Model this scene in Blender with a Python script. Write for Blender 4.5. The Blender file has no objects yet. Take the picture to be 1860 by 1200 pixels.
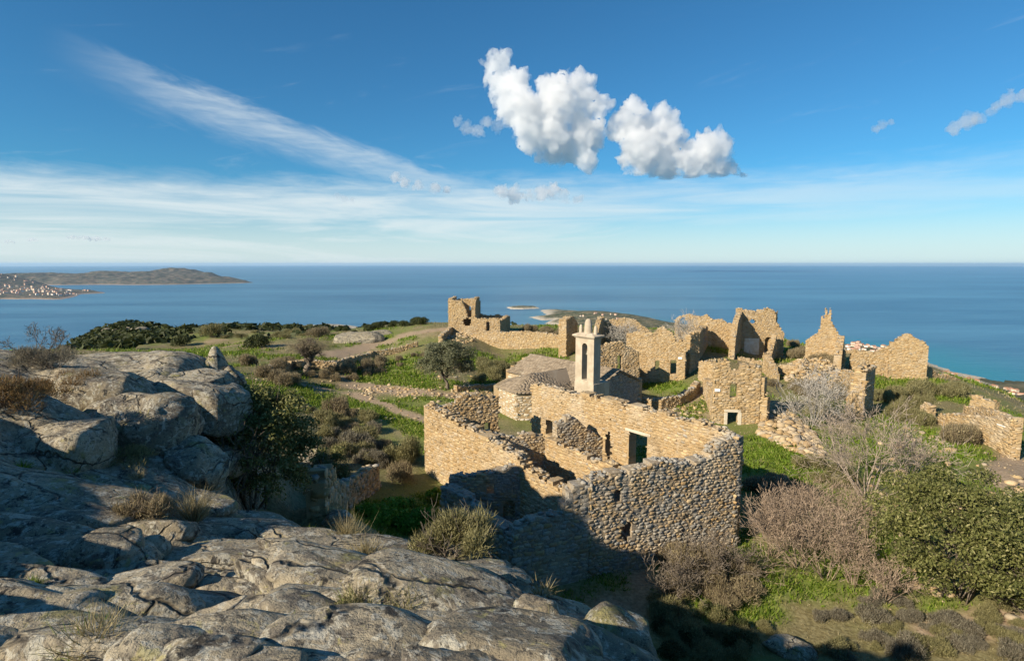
import bpy, math, random
import numpy as np
from mathutils import Vector, Matrix
random.seed(7); RNG = np.random.default_rng(7)
PI = math.pi
S = bpy.context.scene
COL = S.collection
# ------------------------------------------------------------------ camera
F = 1033.3                       # focal length in photo pixels (20 mm on 36 mm)
TANP = 121.0 / F
PITCH = math.atan(TANP)
CP, SP = math.cos(PITCH), math.sin(PITCH)
cam_d = bpy.data.cameras.new('camera'); cam_d.lens = 20.0; cam_d.sensor_width = 36.0
cam_d.clip_start = 0.1; cam_d.clip_end = 400000
cam = bpy.data.objects.new('camera', cam_d); COL.objects.link(cam)
cam.location = (0, 0, 0); cam.rotation_euler = (PI/2 - PITCH, 0, 0)
S.camera = cam
# ------------------------------------------------------------------ light
SUN_AZ = math.radians(-128)      # where the sun stands, clockwise from +Y
SUN_EL = math.radians(28.5)
SUN_DIR = Vector((math.sin(SUN_AZ)*math.cos(SUN_EL), math.cos(SUN_AZ)*math.cos(SUN_EL), math.sin(SUN_EL)))
sl = bpy.data.lights.new('sun', 'SUN'); sl.energy = 3.35; sl.angle = math.radians(0.6); sl.color = (1.0, 0.865, 0.68)
so = bpy.data.objects.new('sun', sl); COL.objects.link(so)
so.rotation_euler = (-SUN_DIR).to_track_quat('-Z', 'Y').to_euler()
S.view_settings.view_transform = 'Standard'; S.view_settings.look = 'None'
S.view_settings.exposure = 1.2; S.view_settings.gamma = 1.0; S.view_settings.use_curve_mapping = False
S.cycles.use_denoising = True
S.cycles.max_bounces = 6; S.cycles.diffuse_bounces = 5; S.cycles.transparent_max_bounces = 16

# node-graph helper: arithmetic on sockets
class NG:
    def __init__(s, nt): s.nt = nt; s.N = nt.nodes; s.L = nt.links
    def put(s, sock, v):
        if isinstance(v, bpy.types.NodeSocket): s.L.new(v, sock)
        elif v is not None: sock.default_value = v
    def node(s, t, **kw):
        n = s.N.new(t)
        for k, v in kw.items(): setattr(n, k, v)
        return n
    def m(s, op, a, b=None, c=None, clamp=False):
        n = s.node('ShaderNodeMath', operation=op, use_clamp=clamp)
        s.put(n.inputs[0], a); s.put(n.inputs[1], b) if b is not None else None
        if c is not None: s.put(n.inputs[2], c)
        return n.outputs[0]
    def ss(s, x, a, b):          # smoothstep a..b
        n = s.node('ShaderNodeMapRange', interpolation_type='SMOOTHSTEP', clamp=True)
        s.put(n.inputs[0], x); n.inputs[1].default_value = a; n.inputs[2].default_value = b
        n.inputs[3].default_value = 0; n.inputs[4].default_value = 1
        return n.outputs[0]
    def mix(s, f, a, b, mode='MIX'):
        n = s.node('ShaderNodeMix', data_type='RGBA', blend_type=mode, clamp_factor=True)
        s.put(n.inputs[0], f)
        for i, v in ((6, a), (7, b)):
            if isinstance(v, (tuple, list)) and len(v) == 3: v = (*v, 1)
            s.put(n.inputs[i], v)
        return n.outputs[2]
    def noise(s, vec, scale, detail=4, rough=.55, dist=0, out=0):
        n = s.node('ShaderNodeTexNoise')
        s.put(n.inputs['Vector'], vec); n.inputs['Scale'].default_value = scale
        n.inputs['Detail'].default_value = detail; n.inputs['Roughness'].default_value = rough
        n.inputs['Distortion'].default_value = dist
        return n.outputs[out]
    def comb(s, x, y, z=0.0):
        n = s.node('ShaderNodeCombineXYZ')
        s.put(n.inputs[0], x); s.put(n.inputs[1], y); s.put(n.inputs[2], z)
        return n.outputs[0]
    def sep(s, v):
        n = s.node('ShaderNodeSeparateXYZ'); s.put(n.inputs[0], v); return n.outputs
    def scale(s, v, k):
        n = s.node('ShaderNodeVectorMath', operation='MULTIPLY'); s.put(n.inputs[0], v)
        n.inputs[1].default_value = k; return n.outputs[0]
    def vadd(s, v, w):
        n = s.node('ShaderNodeVectorMath', operation='ADD'); s.put(n.inputs[0], v); s.put(n.inputs[1], w); return n.outputs[0]

def px_dir(px, py):
    r, u = (px-930)/F, (600-py)/F
    return np.array([r, CP+u*SP, u*CP-SP])
def az_el(px, py):
    d = px_dir(px, py); return math.atan2(d[0], d[1]), math.atan2(d[2], math.hypot(d[0], d[1]))

# ------------------------------------------------------------------ world: physical sky + thin high cloud
def make_world():
    w = bpy.data.worlds.new('World'); S.world = w; w.use_nodes = True
    g = NG(w.node_tree); g.N.clear()
    out = g.node('ShaderNodeOutputWorld'); bg = g.node('ShaderNodeBackground')
    sky = g.node('ShaderNodeTexSky', sky_type='NISHITA'); sky.sun_disc = False
    sky.sun_elevation = SUN_EL; sky.sun_rotation = SUN_AZ
    sky.air_density = 1.0; sky.dust_density = 0.35; sky.ozone_density = 3.0; sky.altitude = 380
    tc = g.node('ShaderNodeTexCoord')
    x, y, z = g.sep(tc.outputs['Generated'])
    az = g.m('ARCTAN2', x, y)
    el = g.m('ARCSINE', z)
    # sheet of cirrostratus low over the sea, its upper rim uneven and higher to the left
    sheet = g.comb(g.m('MULTIPLY', az, 1.2), g.m('MULTIPLY', el, 14.0))
    n1 = g.noise(sheet, 2.2, 6, .6, .6)
    n2 = g.noise(g.comb(g.m('MULTIPLY', az, 6.0), g.m('MULTIPLY', el, 30.0)), 2.0, 5, .62, .4)
    rim = g.m('ADD', 0.140, g.m('MULTIPLY', g.m('MINIMUM', az, 0.0), 0.03))
    rim = g.m('ADD', rim, g.m('MULTIPLY', g.m('SUBTRACT', n2, .5), .05))
    veil = g.m('SUBTRACT', 1.0, g.ss(g.m('SUBTRACT', el, rim), -0.035, 0.022))
    veil = g.m('MULTIPLY', veil, g.m('ADD', .38, g.m('MULTIPLY', g.ss(n1, .3, .66), .6)))
    leftw = g.m('SUBTRACT', 1.0, g.m('MULTIPLY', g.ss(az, -0.15, 0.7), .5))
    veil = g.m('MULTIPLY', veil, leftw)
    # the long diagonal streak of cirrus
    a0, e0 = az_el(60, 45); a1, e1 = az_el(860, 335)
    dx, dy = a1-a0, e1-e0; L = math.hypot(dx, dy); dx /= L; dy /= L
    pa, pe = g.m('SUBTRACT', az, a0), g.m('SUBTRACT', el, e0)
    along = g.m('ADD', g.m('MULTIPLY', pa, dx), g.m('MULTIPLY', pe, dy))
    across = g.m('SUBTRACT', g.m('MULTIPLY', pe, dx), g.m('MULTIPLY', pa, dy))
    wv = g.noise(g.comb(g.m('MULTIPLY', along, 5), g.m('MULTIPLY', across, 22)), 2.0, 6, .62, .5)
    fib = g.noise(g.comb(g.m('MULTIPLY', g.m('ADD', along, across), 7), g.m('MULTIPLY', g.m('SUBTRACT', across, g.m('MULTIPLY', along, .25)), 60)), 2.0, 5, .6, .3)
    ac2 = g.m('ADD', across, g.m('MULTIPLY', g.m('SUBTRACT', wv, .5), .05))
    streak = g.m('MULTIPLY', g.ss(ac2, -0.060, -0.006), g.m('SUBTRACT', 1.0, g.ss(ac2, -0.006, 0.016)))
    streak = g.m('MULTIPLY', streak, g.m('MULTIPLY', g.ss(along, 0.0, 0.22), g.m('SUBTRACT', 1.0, g.ss(along, L*.9, L*1.12))))
    streak = g.m('MULTIPLY', streak, g.m('ADD', .10, g.m('MULTIPLY', fib, .72)))
    # faint wisps elsewhere
    wi = g.noise(g.comb(g.m('MULTIPLY', g.m('ADD', az, el), 3.0), g.m('MULTIPLY', g.m('SUBTRACT', el, g.m('MULTIPLY', az, .22)), 24)), 1.6, 6, .62, .8)
    wisp = g.m('MULTIPLY', g.ss(wi, .58, .86), .22)
    wisp = g.m('MULTIPLY', wisp, g.m('SUBTRACT', 1.0, g.ss(el, .25, .42)))
    cov = g.m('MAXIMUM', g.m('MAXIMUM', veil, streak), wisp)
    cov = g.m('MAXIMUM', cov, g.m('MULTIPLY', g.m('SUBTRACT', 1.0, g.ss(el, 0.0, 0.13)), .86))
    cov = g.m('MULTIPLY', cov, g.ss(el, -0.02, 0.0))
    # deepen the blue a little (polarised look of the photograph), then lay the thin cloud over it
    blue = g.mix(1.0, sky.outputs[0], (0.15, 0.375, 0.475), 'MULTIPLY')
    col = g.mix(g.m('MULTIPLY', cov, .85), blue, (3.35, 3.65, 3.7))
    g.L.new(col, bg.inputs[0]); bg.inputs[1].default_value = 0.106
    g.L.new(bg.outputs[0], out.inputs[0])
make_world()
# ------------------------------------------------------------------ numpy noise
def _h(ix, iy, s):
    n = (ix.astype(np.int64)*374761393 + iy.astype(np.int64)*668265263 + s*982451653) & 0x7fffffff
    n = ((n ^ (n >> 13))*1274126177) & 0x7fffffff
    return ((n ^ (n >> 16)) & 0xffff)/65535.0
def vnoise(x, y, s=0):
    x = np.asarray(x, float); y = np.asarray(y, float)
    ix, iy = np.floor(x), np.floor(y); fx, fy = x-ix, y-iy
    fx = fx*fx*fx*(fx*(fx*6-15)+10); fy = fy*fy*fy*(fy*(fy*6-15)+10)
    a, b, c, d = _h(ix, iy, s), _h(ix+1, iy, s), _h(ix, iy+1, s), _h(ix+1, iy+1, s)
    return (a+(b-a)*fx)*(1-fy)+(c+(d-c)*fx)*fy
def fbm(x, y, o=4, s=0, g=.5):
    r = 0; a = 1; t = 0
    for k in range(o):
        r = r+a*vnoise(x*2**k+17.3*k, y*2**k-9.1*k, s+k); t += a; a *= g
    return r/t-.5
# ------------------------------------------------------------------ pixels to places
def W(px, py, depth):
    d = px_dir(px, py); return d*(depth/d[1])
def at_z(px, py, z):
    d = px_dir(px, py); return d*(z/d[2])
SEA = -365.0
CTRL = []
def cp(px, py, depth): CTRL.append(W(px, py, depth))
# the rocky knoll under the camera and to its left
CTRL += [np.array(p, float) for p in [(0,0,-2.0),(0,-6,-1.2),(-5,-5,-1.5),(6,-5,-1.4),(0,-30,-1),(-40,-30,2),(40,-30,-6),
    (-9,1,-1.5),(-13,5.5,-1.0),(-18,10,-.1),(-15,2,-.9),(-23,15,-1.6),(-30,18,-3),(-34,-2,1.5),(5,0,-2.5),(9,2,-4.4),(14,4,-9.5),(22,2,-12),(40,5,-15),(-48,25,-5)]]  # heights outside the view are shaped for the shade they cast
for a_ in (150, 400, 650, 900):
    for b_, d_ in ((1195,3.0),(1150,3.9),(1110,4.9),(1070,6.3)): cp(a_, b_, d_)
for c in [(400,1025,7.6),(650,1030,7.6),(650,990,8.8),(400,975,9.0),(900,1080,7.0),(800,1050,7.8),(1000,1125,6.5),(1100,1175,5.6),(500,955,9.6),(350,935,9.9),(100,905,9.4),(150,1030,5.8),(150,980,7.3),
          (0,980,6.6),(0,1150,3.6),(1150,1190,5.4),
          (80,800,11.6),(150,868,10.8),(250,720,15.5),(200,655,19),(0,655,18),(380,690,18),(60,700,14.5),(320,800,13.8),
          (460,930,16.5),(585,900,18.5),(420,705,20)]: cp(*c)
# foot of the knoll, the house, the village shelf
for x, y, z in [(-2.4,11.2,-7.8),(-.8,10.2,-7.8),(.3,9.2,-7.6),(1.1,8.2,-7.2),(2.0,7.0,-6.8),(-5,12.6,-7),(-6,14.5,-9.2),(-1,15.5,-12.2),(3,13,-12.6),(8,12.5,-13),(14,14,-13.2),(20,20,-13.4),(30,22,-13.7),(-9,21,-9.6),(-5.5,24.5,-11.8),(-10,30,-11.4),
                (-10.5,23,-7.8),(-12.5,25.5,-8.6),(-17,29,-8.9),(-23,33,-9.6),(0,20,-13.2),(3,23,-13.4),(10,26,-13.5),(-5,33,-12.5),(-1,27,-13.3),(5,31,-13.3),(-14,38,-11.2),(-20,34,-9.4)]: CTRL.append(np.array([x,y,z],float))
for p in [(600,720,55),(650,790,40),(1165,742,51.4),(905,768,46),(1330,776,45.5),(815,707,57),(900,642,86),(1000,640,84),(1200,698,61.5),
          (1400,648,78),(1640,690,64),(1555,762,47),(1827,828,38.3),(1500,655,72),(1280,640,72),(1420,740,50),(1440,690,60),(1750,700,62),(1850,770,48)]: cp(*p)
for p in [(870,603,95),(1000,600,96),(800,585,112),(760,592,104),(940,597,104)]: cp(*p)
for p in [(300,662,58),(410,668,60),(520,655,72),(560,670,66),(700,640,85),(500,620,95),(620,600,118),(430,600,135),(700,588,128),(360,632,100),(200,645,70),
          (230,594,265),(130,640,150),(330,605,235),(60,640,90),(400,596,190),(0,640,60)]: cp(*p)
for p in [(1100,600,100),(1250,600,100),(1400,612,96),(1600,645,84),(1700,668,78),(1860,738,56)]: cp(*p)
for az, r, z in [(-60,400,-120),(-45,420,-125),(-25,420,-75),(-15,300,-42),(0,300,-55),(15,300,-60),(30,260,-70),(45,220,-70),(60,160,-50),(90,150,-50),(-90,150,-20),(180,150,10)]:
    CTRL.append(np.array([r*math.sin(math.radians(az)), r*math.cos(math.radians(az)), z]))
for az in range(-180, 180, 20):
    a = math.radians(az)
    for r, z in ((900,-215),(1900,-335),(3000,-400),(7000,-420)):
        if abs(az) > 100: z = 40 if r < 2000 else 60
        CTRL.append(np.array([r*math.sin(a), r*math.cos(a), z]))
CTRL = np.array(CTRL)
def _q(x, y):
    r = np.hypot(x, y); s = np.log(1+r/4.0)/np.maximum(r, 1e-6)*4
    return x*s, y*s
_cx, _cy = _q(CTRL[:,0], CTRL[:,1])
def _phi(r2): return np.sqrt(r2+.12)
_A = _phi((_cx[:,None]-_cx)**2+(_cy[:,None]-_cy)**2)
_n = len(_cx)
_M = np.zeros((_n+3,_n+3)); _M[:_n,:_n] = _A-np.eye(_n)*.03; _M[:_n,_n] = 1; _M[:_n,_n+1] = _cx; _M[:_n,_n+2] = _cy; _M[_n:,:_n] = _M[:_n,_n:].T
_w = np.linalg.solve(_M, np.r_[np.arcsinh(CTRL[:,2]/8), 0, 0, 0])
def T0(x, y):
    x = np.atleast_1d(np.asarray(x, float)); y = np.atleast_1d(np.asarray(y, float)); sh = x.shape
    qx, qy = _q(x.ravel(), y.ravel()); o = np.empty(qx.size)
    for i in range(0, qx.size, 40000):
        a, b = qx[i:i+40000], qy[i:i+40000]
        o[i:i+40000] = _phi((a[:,None]-_cx)**2+(b[:,None]-_cy)**2)@_w[:_n]+_w[_n]+_w[_n+1]*a+_w[_n+2]*b
    return (8*np.sinh(np.clip(o, -6, 4))).reshape(sh)
def T(x, y):
    r = np.hypot(x, y)
    return T0(x, y)+fbm(np.asarray(x)*.35, np.asarray(y)*.35, 4, 3)*.5*np.clip(r/25,0,1)+fbm(np.asarray(x)*.03,np.asarray(y)*.03,4,9)*np.clip((r-90)*.06,0,14)
def Tz(x, y): return float(T(np.array([x]), np.array([y]))[0])
_D = np.exp(np.linspace(math.log(1.6), math.log(3000), 900))
def G(px, py, near=0):
    """where the view through a photo pixel first meets the ground"""
    d = px_dir(px, py); D = _D[_D > near]; X = d[0]/d[1]*D; Z = d[2]/d[1]*D
    h = Z-T(X, D); k = np.where(h < 0)[0]
    if not len(k): return W(px, py, 2000)
    k = k[0]
    if k == 0: dd = D[0]
    else: dd = D[k-1]+(D[k]-D[k-1])*h[k-1]/(h[k-1]-h[k])
    return np.array([d[0]/d[1]*dd, dd, Tz(d[0]/d[1]*dd, dd)])
def rock_mask(x, y):
    # where the bare rock lies: the knoll, ending at the drop towards the house
    z = T0(x, y); e = fbm(x*.6, y*.6, 4, 71)*1.6
    k = np.clip((z+7.6+e*1.2)/1.3, 0, 1)*np.clip((26.5-y+e*2)/2.0, 0, 1)*np.clip((9.5-x+e)/1.5, 0, 1)
    return k
# ------------------------------------------------------------------ mesh helpers
def mesh_obj(name, verts, faces, mat=None, parent=None, tint=None, smooth=False):
    """one mesh object; verts (n,3), faces = (m,3)/(m,4) array or list of lists; tint = per-vertex value 0..1 or rgb"""
    me = bpy.data.meshes.new(name)
    verts = np.asarray(verts, np.float32)
    if isinstance(faces, np.ndarray):
        m, k = faces.shape
        me.vertices.add(len(verts)); me.vertices.foreach_set('co', verts.ravel())
        me.loops.add(m*k); me.loops.foreach_set('vertex_index', faces.astype(np.int32).ravel())
        me.polygons.add(m); me.polygons.foreach_set('loop_start', np.arange(0, m*k, k, dtype=np.int32))
        me.update(calc_edges=True); me.validate()
    else:
        me.from_pydata([tuple(map(float, v)) for v in verts], [], [tuple(int(i) for i in f) for f in faces])
    if tint is not None:
        t = np.asarray(tint, np.float32)
        if t.ndim == 1: t = np.stack([t, t, t], 1)
        if t.shape[1] == 3: t = np.c_[t, np.ones(len(t), np.float32)]
        a = me.color_attributes.new('tint', 'FLOAT_COLOR', 'POINT'); a.data.foreach_set('color', t.astype(np.float32).ravel())
    if smooth: me.polygons.foreach_set('use_smooth', np.ones(len(me.polygons), bool))
    o = bpy.data.objects.new(name, me); COL.objects.link(o)
    if mat: me.materials.append(mat)
    if parent:
        o.parent = parent
        if parent.type == 'EMPTY': o.matrix_parent_inverse = Matrix.Translation(-Vector(parent.location))
    return o
def empty(name, label, cat, loc=(0,0,0), group=None):
    o = bpy.data.objects.new(name, None); COL.objects.link(o); o.location = loc
    o.empty_display_size = .3
    return tag(o, label, cat, group)
def tag(o, label=None, cat=None, group=None, kind=None):
    if label: o['label'] = label
    if cat: o['category'] = cat
    if group: o['group'] = group
    if kind: o['kind'] = kind
    return o
def polar(az0, az1, na, r0, r1, nr):
    A = np.linspace(math.radians(az0), math.radians(az1), na); R = np.exp(np.linspace(math.log(r0), math.log(r1), nr))
    a, r = np.meshgrid(A, R); x, y = r*np.sin(a), r*np.cos(a)
    i = np.arange((na)*(nr)).reshape(nr, na)
    f = np.stack([i[:-1,:-1], i[:-1,1:], i[1:,1:], i[1:,:-1]], -1).reshape(-1, 4)[:, ::-1]
    return x.ravel(), y.ravel(), f
def in_poly(x, y, poly):
    c = np.zeros(x.shape, bool); n = len(poly); j = n-1
    for i in range(n):
        xi, yi, xj, yj = poly[i][0], poly[i][1], poly[j][0], poly[j][1]
        c ^= ((yi > y) != (yj > y)) & (x < (xj-xi)*(y-yi)/(yj-yi+1e-12)+xi); j = i
    return c
def seg_dist(x, y, pts):
    d = np.full(x.shape, 1e9)
    for (ax, ay), (bx, by) in zip(pts[:-1], pts[1:]):
        vx, vy = bx-ax, by-ay; L = vx*vx+vy*vy+1e-12
        t = np.clip(((x-ax)*vx+(y-ay)*vy)/L, 0, 1); d = np.minimum(d, np.hypot(x-ax-t*vx, y-ay-t*vy))
    return d
def ground_poly(pix): return [G(*p)[:2] for p in pix]
# ------------------------------------------------------------------ materials
def new_mat(name):
    m = bpy.data.materials.new(name); m.use_nodes = True
    g = NG(m.node_tree); bs = g.N['Principled BSDF']; bs.inputs['Roughness'].default_value = .9
    bs.inputs['Specular IOR Level'].default_value = .2
    return m, g, bs
def bump(g, bs, h, strength=.5, dist=.05):
    b = g.node('ShaderNodeBump'); b.inputs['Strength'].default_value = strength; b.inputs['Distance'].default_value = dist
    g.put(b.inputs['Height'], h); g.L.new(b.outputs[0], bs.inputs['Normal'])
def attr(g, name='tint'):
    n = g.node('ShaderNodeVertexColor'); n.layer_name = name; return n.outputs[0]
def pos(g): return g.node('ShaderNodeNewGeometry').outputs['Position']
# ------------------------------------------------------------------ ground zones (polygons traced on the ground)
GREEN = [ground_poly(p) for p in [
    [(838,655),(860,634),(1036,629),(1034,652),(960,664),(900,668),(850,672)],
    [(640,672),(740,652),(780,655),(800,700),(770,708),(690,700),(640,690)],
    [(850,690),(905,676),(912,700),(860,702)],
    [(410,690),(560,698),(600,700),(640,715),(780,740),(774,770),(680,760),(560,735),(420,705)],
    [(690,745),(780,770),(775,800),(720,790)],
    [(1352,798),(1430,790),(1500,850),(1480,880),(1350,858)],
    [(1590,760),(1680,770),(1760,806),(1828,836),(1700,852),(1620,810)],
    [(1568,684),(1640,690),(1700,690),(1770,722),(1764,738),(1640,722),(1580,704)],
    [(1838,786),(1860,776),(1860,842),(1832,838)],
    [(1272,690),(1300,715),(1294,770),(1250,765),(1190,742),(1255,728)],
    [(1168,688),(1250,690),(1255,712),(1200,720),(1168,708)],
    [(1240,1070),(1390,1085),(1430,1120),(1280,1140)],[(1380,1060),(1420,1050),(1430,1075),(1390,1078)],
    [(640,905),(800,890),(800,950),(720,975),(640,940)],
    [(1560,1070),(1620,1080),(1640,1110),(1560,1100)],
    [(1680,1090),(1760,1100),(1720,1140),(1660,1120)],
    [(640,625),(700,610),(760,615),(700,632)]]]
PATHS = [([G(*p)[:2] for p in pts], w) for pts, w in [
    ([(640,700),(700,706),(760,714),(830,718),(900,735)], 1.5),
    ([(560,700),(640,712),(720,745),(775,765)], .8),
    ([(1165,748),(1235,744),(1268,722),(1282,700),(1284,680)], .55),
    ([(600,645),(680,625),(740,608),(812,597)], 2.2),
    ([(735,1000),(770,985),(802,960)], .6),
    ([(1700,1150),(1780,1130),(1860,1120)], .8),
    ([(1845,880),(1862,840)], 1.6)]]
def zones(x, y):
    r = np.hypot(x, y)
    wob = fbm(x*.5, y*.5, 4, 21)*1.6+fbm(x*.12, y*.12, 3, 5)*3*np.clip(r/60, .2, 2)
    gr = np.zeros(x.shape)
    for p in GREEN:
        c = np.array(p); rad = max(np.ptp(c[:,0]), np.ptp(c[:,1]))
        k = (abs(x-c[:,0].mean()) < rad+4) & (abs(y-c[:,1].mean()) < rad+4)
        if not k.any(): continue
        xx, yy = x[k], y[k]; d = seg_dist(xx, yy, list(p)+[p[0]]); d = np.where(in_poly(xx, yy, p), d, -d)
        gr[k] = np.maximum(gr[k], np.clip((d+wob[k]*.55)/.9+.5, 0, 1))
    gr = np.maximum(gr, .75*np.clip((fbm(x*.16, y*.16, 4, 33)-.02)*5, 0, 1)*(r < 140))
    gr = gr*np.clip(.78+fbm(x*.7, y*.7, 4, 61)*2.6, .15, 1)
    pa = np.zeros(x.shape)
    for pts, w in PATHS:
        pa = np.maximum(pa, np.clip((w+wob*.25-seg_dist(x, y, pts))/.5+.5, 0, 1))
    pa = np.maximum(pa, .8*np.clip((fbm(x*.22, y*.22, 4, 51)-.16)*6, 0, 1))
    mq = np.clip((r-125-wob*8)/40, 0, 1)*np.where((x < -35) | (r > 170), 1, .5)
    return gr*(1-pa), pa, mq
def make_ground():
    x, y, f = polar(-66, 66, 440, 1.5, 3600, 300)
    z = T(x, y)-1.0*rock_mask(x, y); gr, pa, mq = zones(x, y)
    m, g, bs = new_mat('ground')
    c = g.node('ShaderNodeSeparateColor'); g.L.new(attr(g), c.inputs[0]); zr, zg, zb = c.outputs[:3]
    P = pos(g)
    nA, nB, nC = g.noise(P, .9, 6, .6), g.noise(P, 6, 5, .6), g.noise(P, .07, 5, .6)
    dry = g.mix(g.ss(nB, .35, .7), (.15,.125,.055), (.27,.235,.12))
    dry = g.mix(g.ss(nC, .42, .6), dry, (.15,.17,.045))
    green = g.mix(g.ss(nA, .3, .7), (.08,.14,.014), (.18,.27,.028))
    soil = g.mix(g.ss(nB, .3, .7), (.25,.18,.115), (.40,.31,.21))
    maq = g.mix(g.ss(g.noise(P, .12, 6, .65), .4, .62), (.045,.055,.022), (.12,.105,.055))
    far = g.noise(P, .006, 6, .6)
    maq = g.mix(g.ss(far, .45, .62), maq, (.16,.14,.075))
    col = g.mix(zr, dry, green); col = g.mix(zg, col, soil); col = g.mix(zb, col, maq)
    g.L.new(col, bs.inputs['Base Color'])
    bump(g, bs, g.m('ADD', nB, g.m('MULTIPLY', nA, 2)), .5, .12)
    o = mesh_obj('ground', np.c_[x, y, z], f, m, tint=np.c_[gr, pa, mq], smooth=True); tag(o, kind='structure')
    # the part of the hill behind the camera, coarse
    x, y, f = polar(66, 294, 90, 1.5, 3600, 90)
    o = mesh_obj('hillside', np.c_[x, y, T(x, y)-.02-1.3*np.clip((T0(x, y)+9)/1.3, 0, 1)], f, m, tint=np.zeros((len(x), 3)), smooth=True); tag(o, kind='structure')
make_ground()
# ------------------------------------------------------------------ sea
SHORE = []     # shoreline points at sea level, filled by the coast pieces
def shore(px, py):
    p = at_z(px, py, SEA); return p[:2]
def make_sea():
    x, y, f = polar(-180, 180, 361, 500, 120000, 110)
    sh = 1-np.clip((seg_dist(x, y, [shore(*p) for p in [(1580,628),(1625,636),(1700,661),(1760,684),(1860,711),(2050,760)]])+fbm(x*.004, y*.004, 4, 2)*260-40)/330, 0, 1)
    sh = np.maximum(sh*.9, .4*(1-np.clip((seg_dist(x, y, [shore(*p) for p in [(1010,590),(985,573),(1020,562),(1120,570),(1235,590),(1330,606)]])-60)/160, 0, 1)))
    m, g, bs = new_mat('sea_water')
    P = pos(g); X, Y, Z = g.sep(P)
    st = g.scale(P, (.35, 1, 1))
    big = g.noise(g.scale(P, (.00018, .0009, 0)), 1.0, 6, .6, .6)
    mid = g.noise(g.scale(P, (.002, .012, 0)), 1.0, 5, .6)
    col = g.mix(g.ss(big, .35, .68), (.030,.12,.215), (.078,.225,.335))
    col = g.mix(g.m('MULTIPLY', g.ss(mid, .45, .7), .5), col, (.095,.25,.36))
    thin = g.noise(g.scale(P, (.0006, .006, 0)), 1.0, 5, .65, .4)
    col = g.mix(g.m('MULTIPLY', g.ss(thin, .52, .68), .45), col, (.022,.095,.18))
    col = g.mix(attr(g), col, (.016,.20,.25))
    g.L.new(col, bs.inputs['Base Color'])
    bs.inputs['Roughness'].default_value = .32; bs.inputs['IOR'].default_value = 1.33; bs.inputs['Specular IOR Level'].default_value = .5
    w1 = g.noise(g.scale(P, (.012, .05, 0)), 1, 4, .6); w2 = g.noise(g.scale(P, (.08, .2, 0)), 1, 4, .6)
    bump(g, bs, g.m('ADD', g.m('MULTIPLY', w1, 8), g.m('MULTIPLY', w2, 2)), .55, 1.0)
    o = mesh_obj('sea', np.c_[x, y, np.full(len(x), SEA)], f, m, tint=sh, smooth=True); tag(o, kind='structure')
make_sea()
# ------------------------------------------------------------------ far coast: land standing out of the sea at its real distance
def coast_mat(name, veg, rockc, warm):
    m, g, bs = new_mat(name); P = pos(g); X, Y, Z = g.sep(P)
    n = g.noise(P, .012, 6, .62); n2 = g.noise(P, .05, 5, .65)
    col = g.mix(g.ss(n, .42, .6), veg, warm)
    col = g.mix(g.ss(n2, .55, .7), col, rockc)
    hgt = g.m('ADD', g.m('SUBTRACT', Z, SEA), g.m('MULTIPLY', g.m('SUBTRACT', n2, .5), 14))
    col = g.mix(g.m('SUBTRACT', 1.0, g.ss(hgt, 3, 14)), col, rockc)
    g.L.new(col, bs.inputs['Base Color']); bump(g, bs, n2, .8, 12)
    return m
def coast(name, outline, height, rise, mat, seed, rough=.35, peaks=None, ridge=0.0, nx_=80):
    """outline: shoreline in photo pixels (on the sea plane); height above sea grows inland"""
    pts = np.array([shore(*p) for p in outline]); c = pts.mean(0)
    lo, hi = pts.min(0), pts.max(0); span = (hi-lo).max()
    ny_ = int(max(40, min(160, nx_*(hi-lo)[1]/(hi-lo)[0]))); 
    gx, gy = np.meshgrid(np.linspace(lo[0]-rise*.3, hi[0]+rise*.3, nx_), np.linspace(lo[1]-rise*.3, hi[1]+rise*.3, ny_))
    x, y = gx.ravel(), gy.ravel()
    wob = fbm(x/rise*1.6, y/rise*1.6, 5, seed)*rise*.7
    d = seg_dist(x, y, list(pts)+[pts[0]]); d = np.where(in_poly(x, y, pts), d, -d)+wob*.5
    t = np.clip(d/rise, -.3, 1.4)
    h = height*(np.where(t > 0, 1-np.exp(-2.2*t), t*1.2))
    h *= 1+rough*2*fbm(x/rise*1.1, y/rise*1.1, 5, seed+3)*(t > 0)
    if peaks:
        for px, py, rad, hh in peaks:
            q = shore(px, py); k = np.exp(-((x-q[0])**2+(y-q[1])**2)/(rad*rad)); h += hh*k*np.clip(t*2, 0, 1)
    h += (np.abs(fbm(x/rise*5, y/rise*5, 4, seed+8))*height*.22+(.5-np.abs(fbm(x/rise*2.4, y/rise*2.4, 5, seed+18))*2)*height*ridge*np.clip(t*1.5, 0, 1))*(t > 0)
    i = np.arange(nx_*ny_).reshape(ny_, nx_)
    f = np.stack([i[:-1,:-1], i[:-1,1:], i[1:,1:], i[1:,:-1]], -1).reshape(-1, 4)
    keep = (t[f] > -.25).any(1)
    o = mesh_obj(name, np.c_[x, y, SEA+h], f[keep], mat, smooth=True); tag(o, kind='structure')
    return lambda X, Y: float(SEA+h[np.argmin((x-X)**2+(y-Y)**2)])
MC = coast_mat('headland_scrub', (.06,.07,.05), (.36,.27,.20), (.15,.12,.085))
MC2 = coast_mat('coast_scrub', (.06,.075,.035), (.50,.44,.34), (.17,.145,.08))
hz_head = coast('headland', [(175,517),(240,517.5),(330,516.5),(420,514.5),(457,513.4),(430,511),(380,506.5),(300,505),(200,507),(60,510),(-140,512),(-160,517),(40,516.5),(110,517.5)], 95, 600, MC, 11, ridge=.75, nx_=240,
      peaks=[(325,508.5,650,150),(395,509.8,450,105),(270,511,500,55),(190,512,600,75),(60,512,900,60)])
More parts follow.
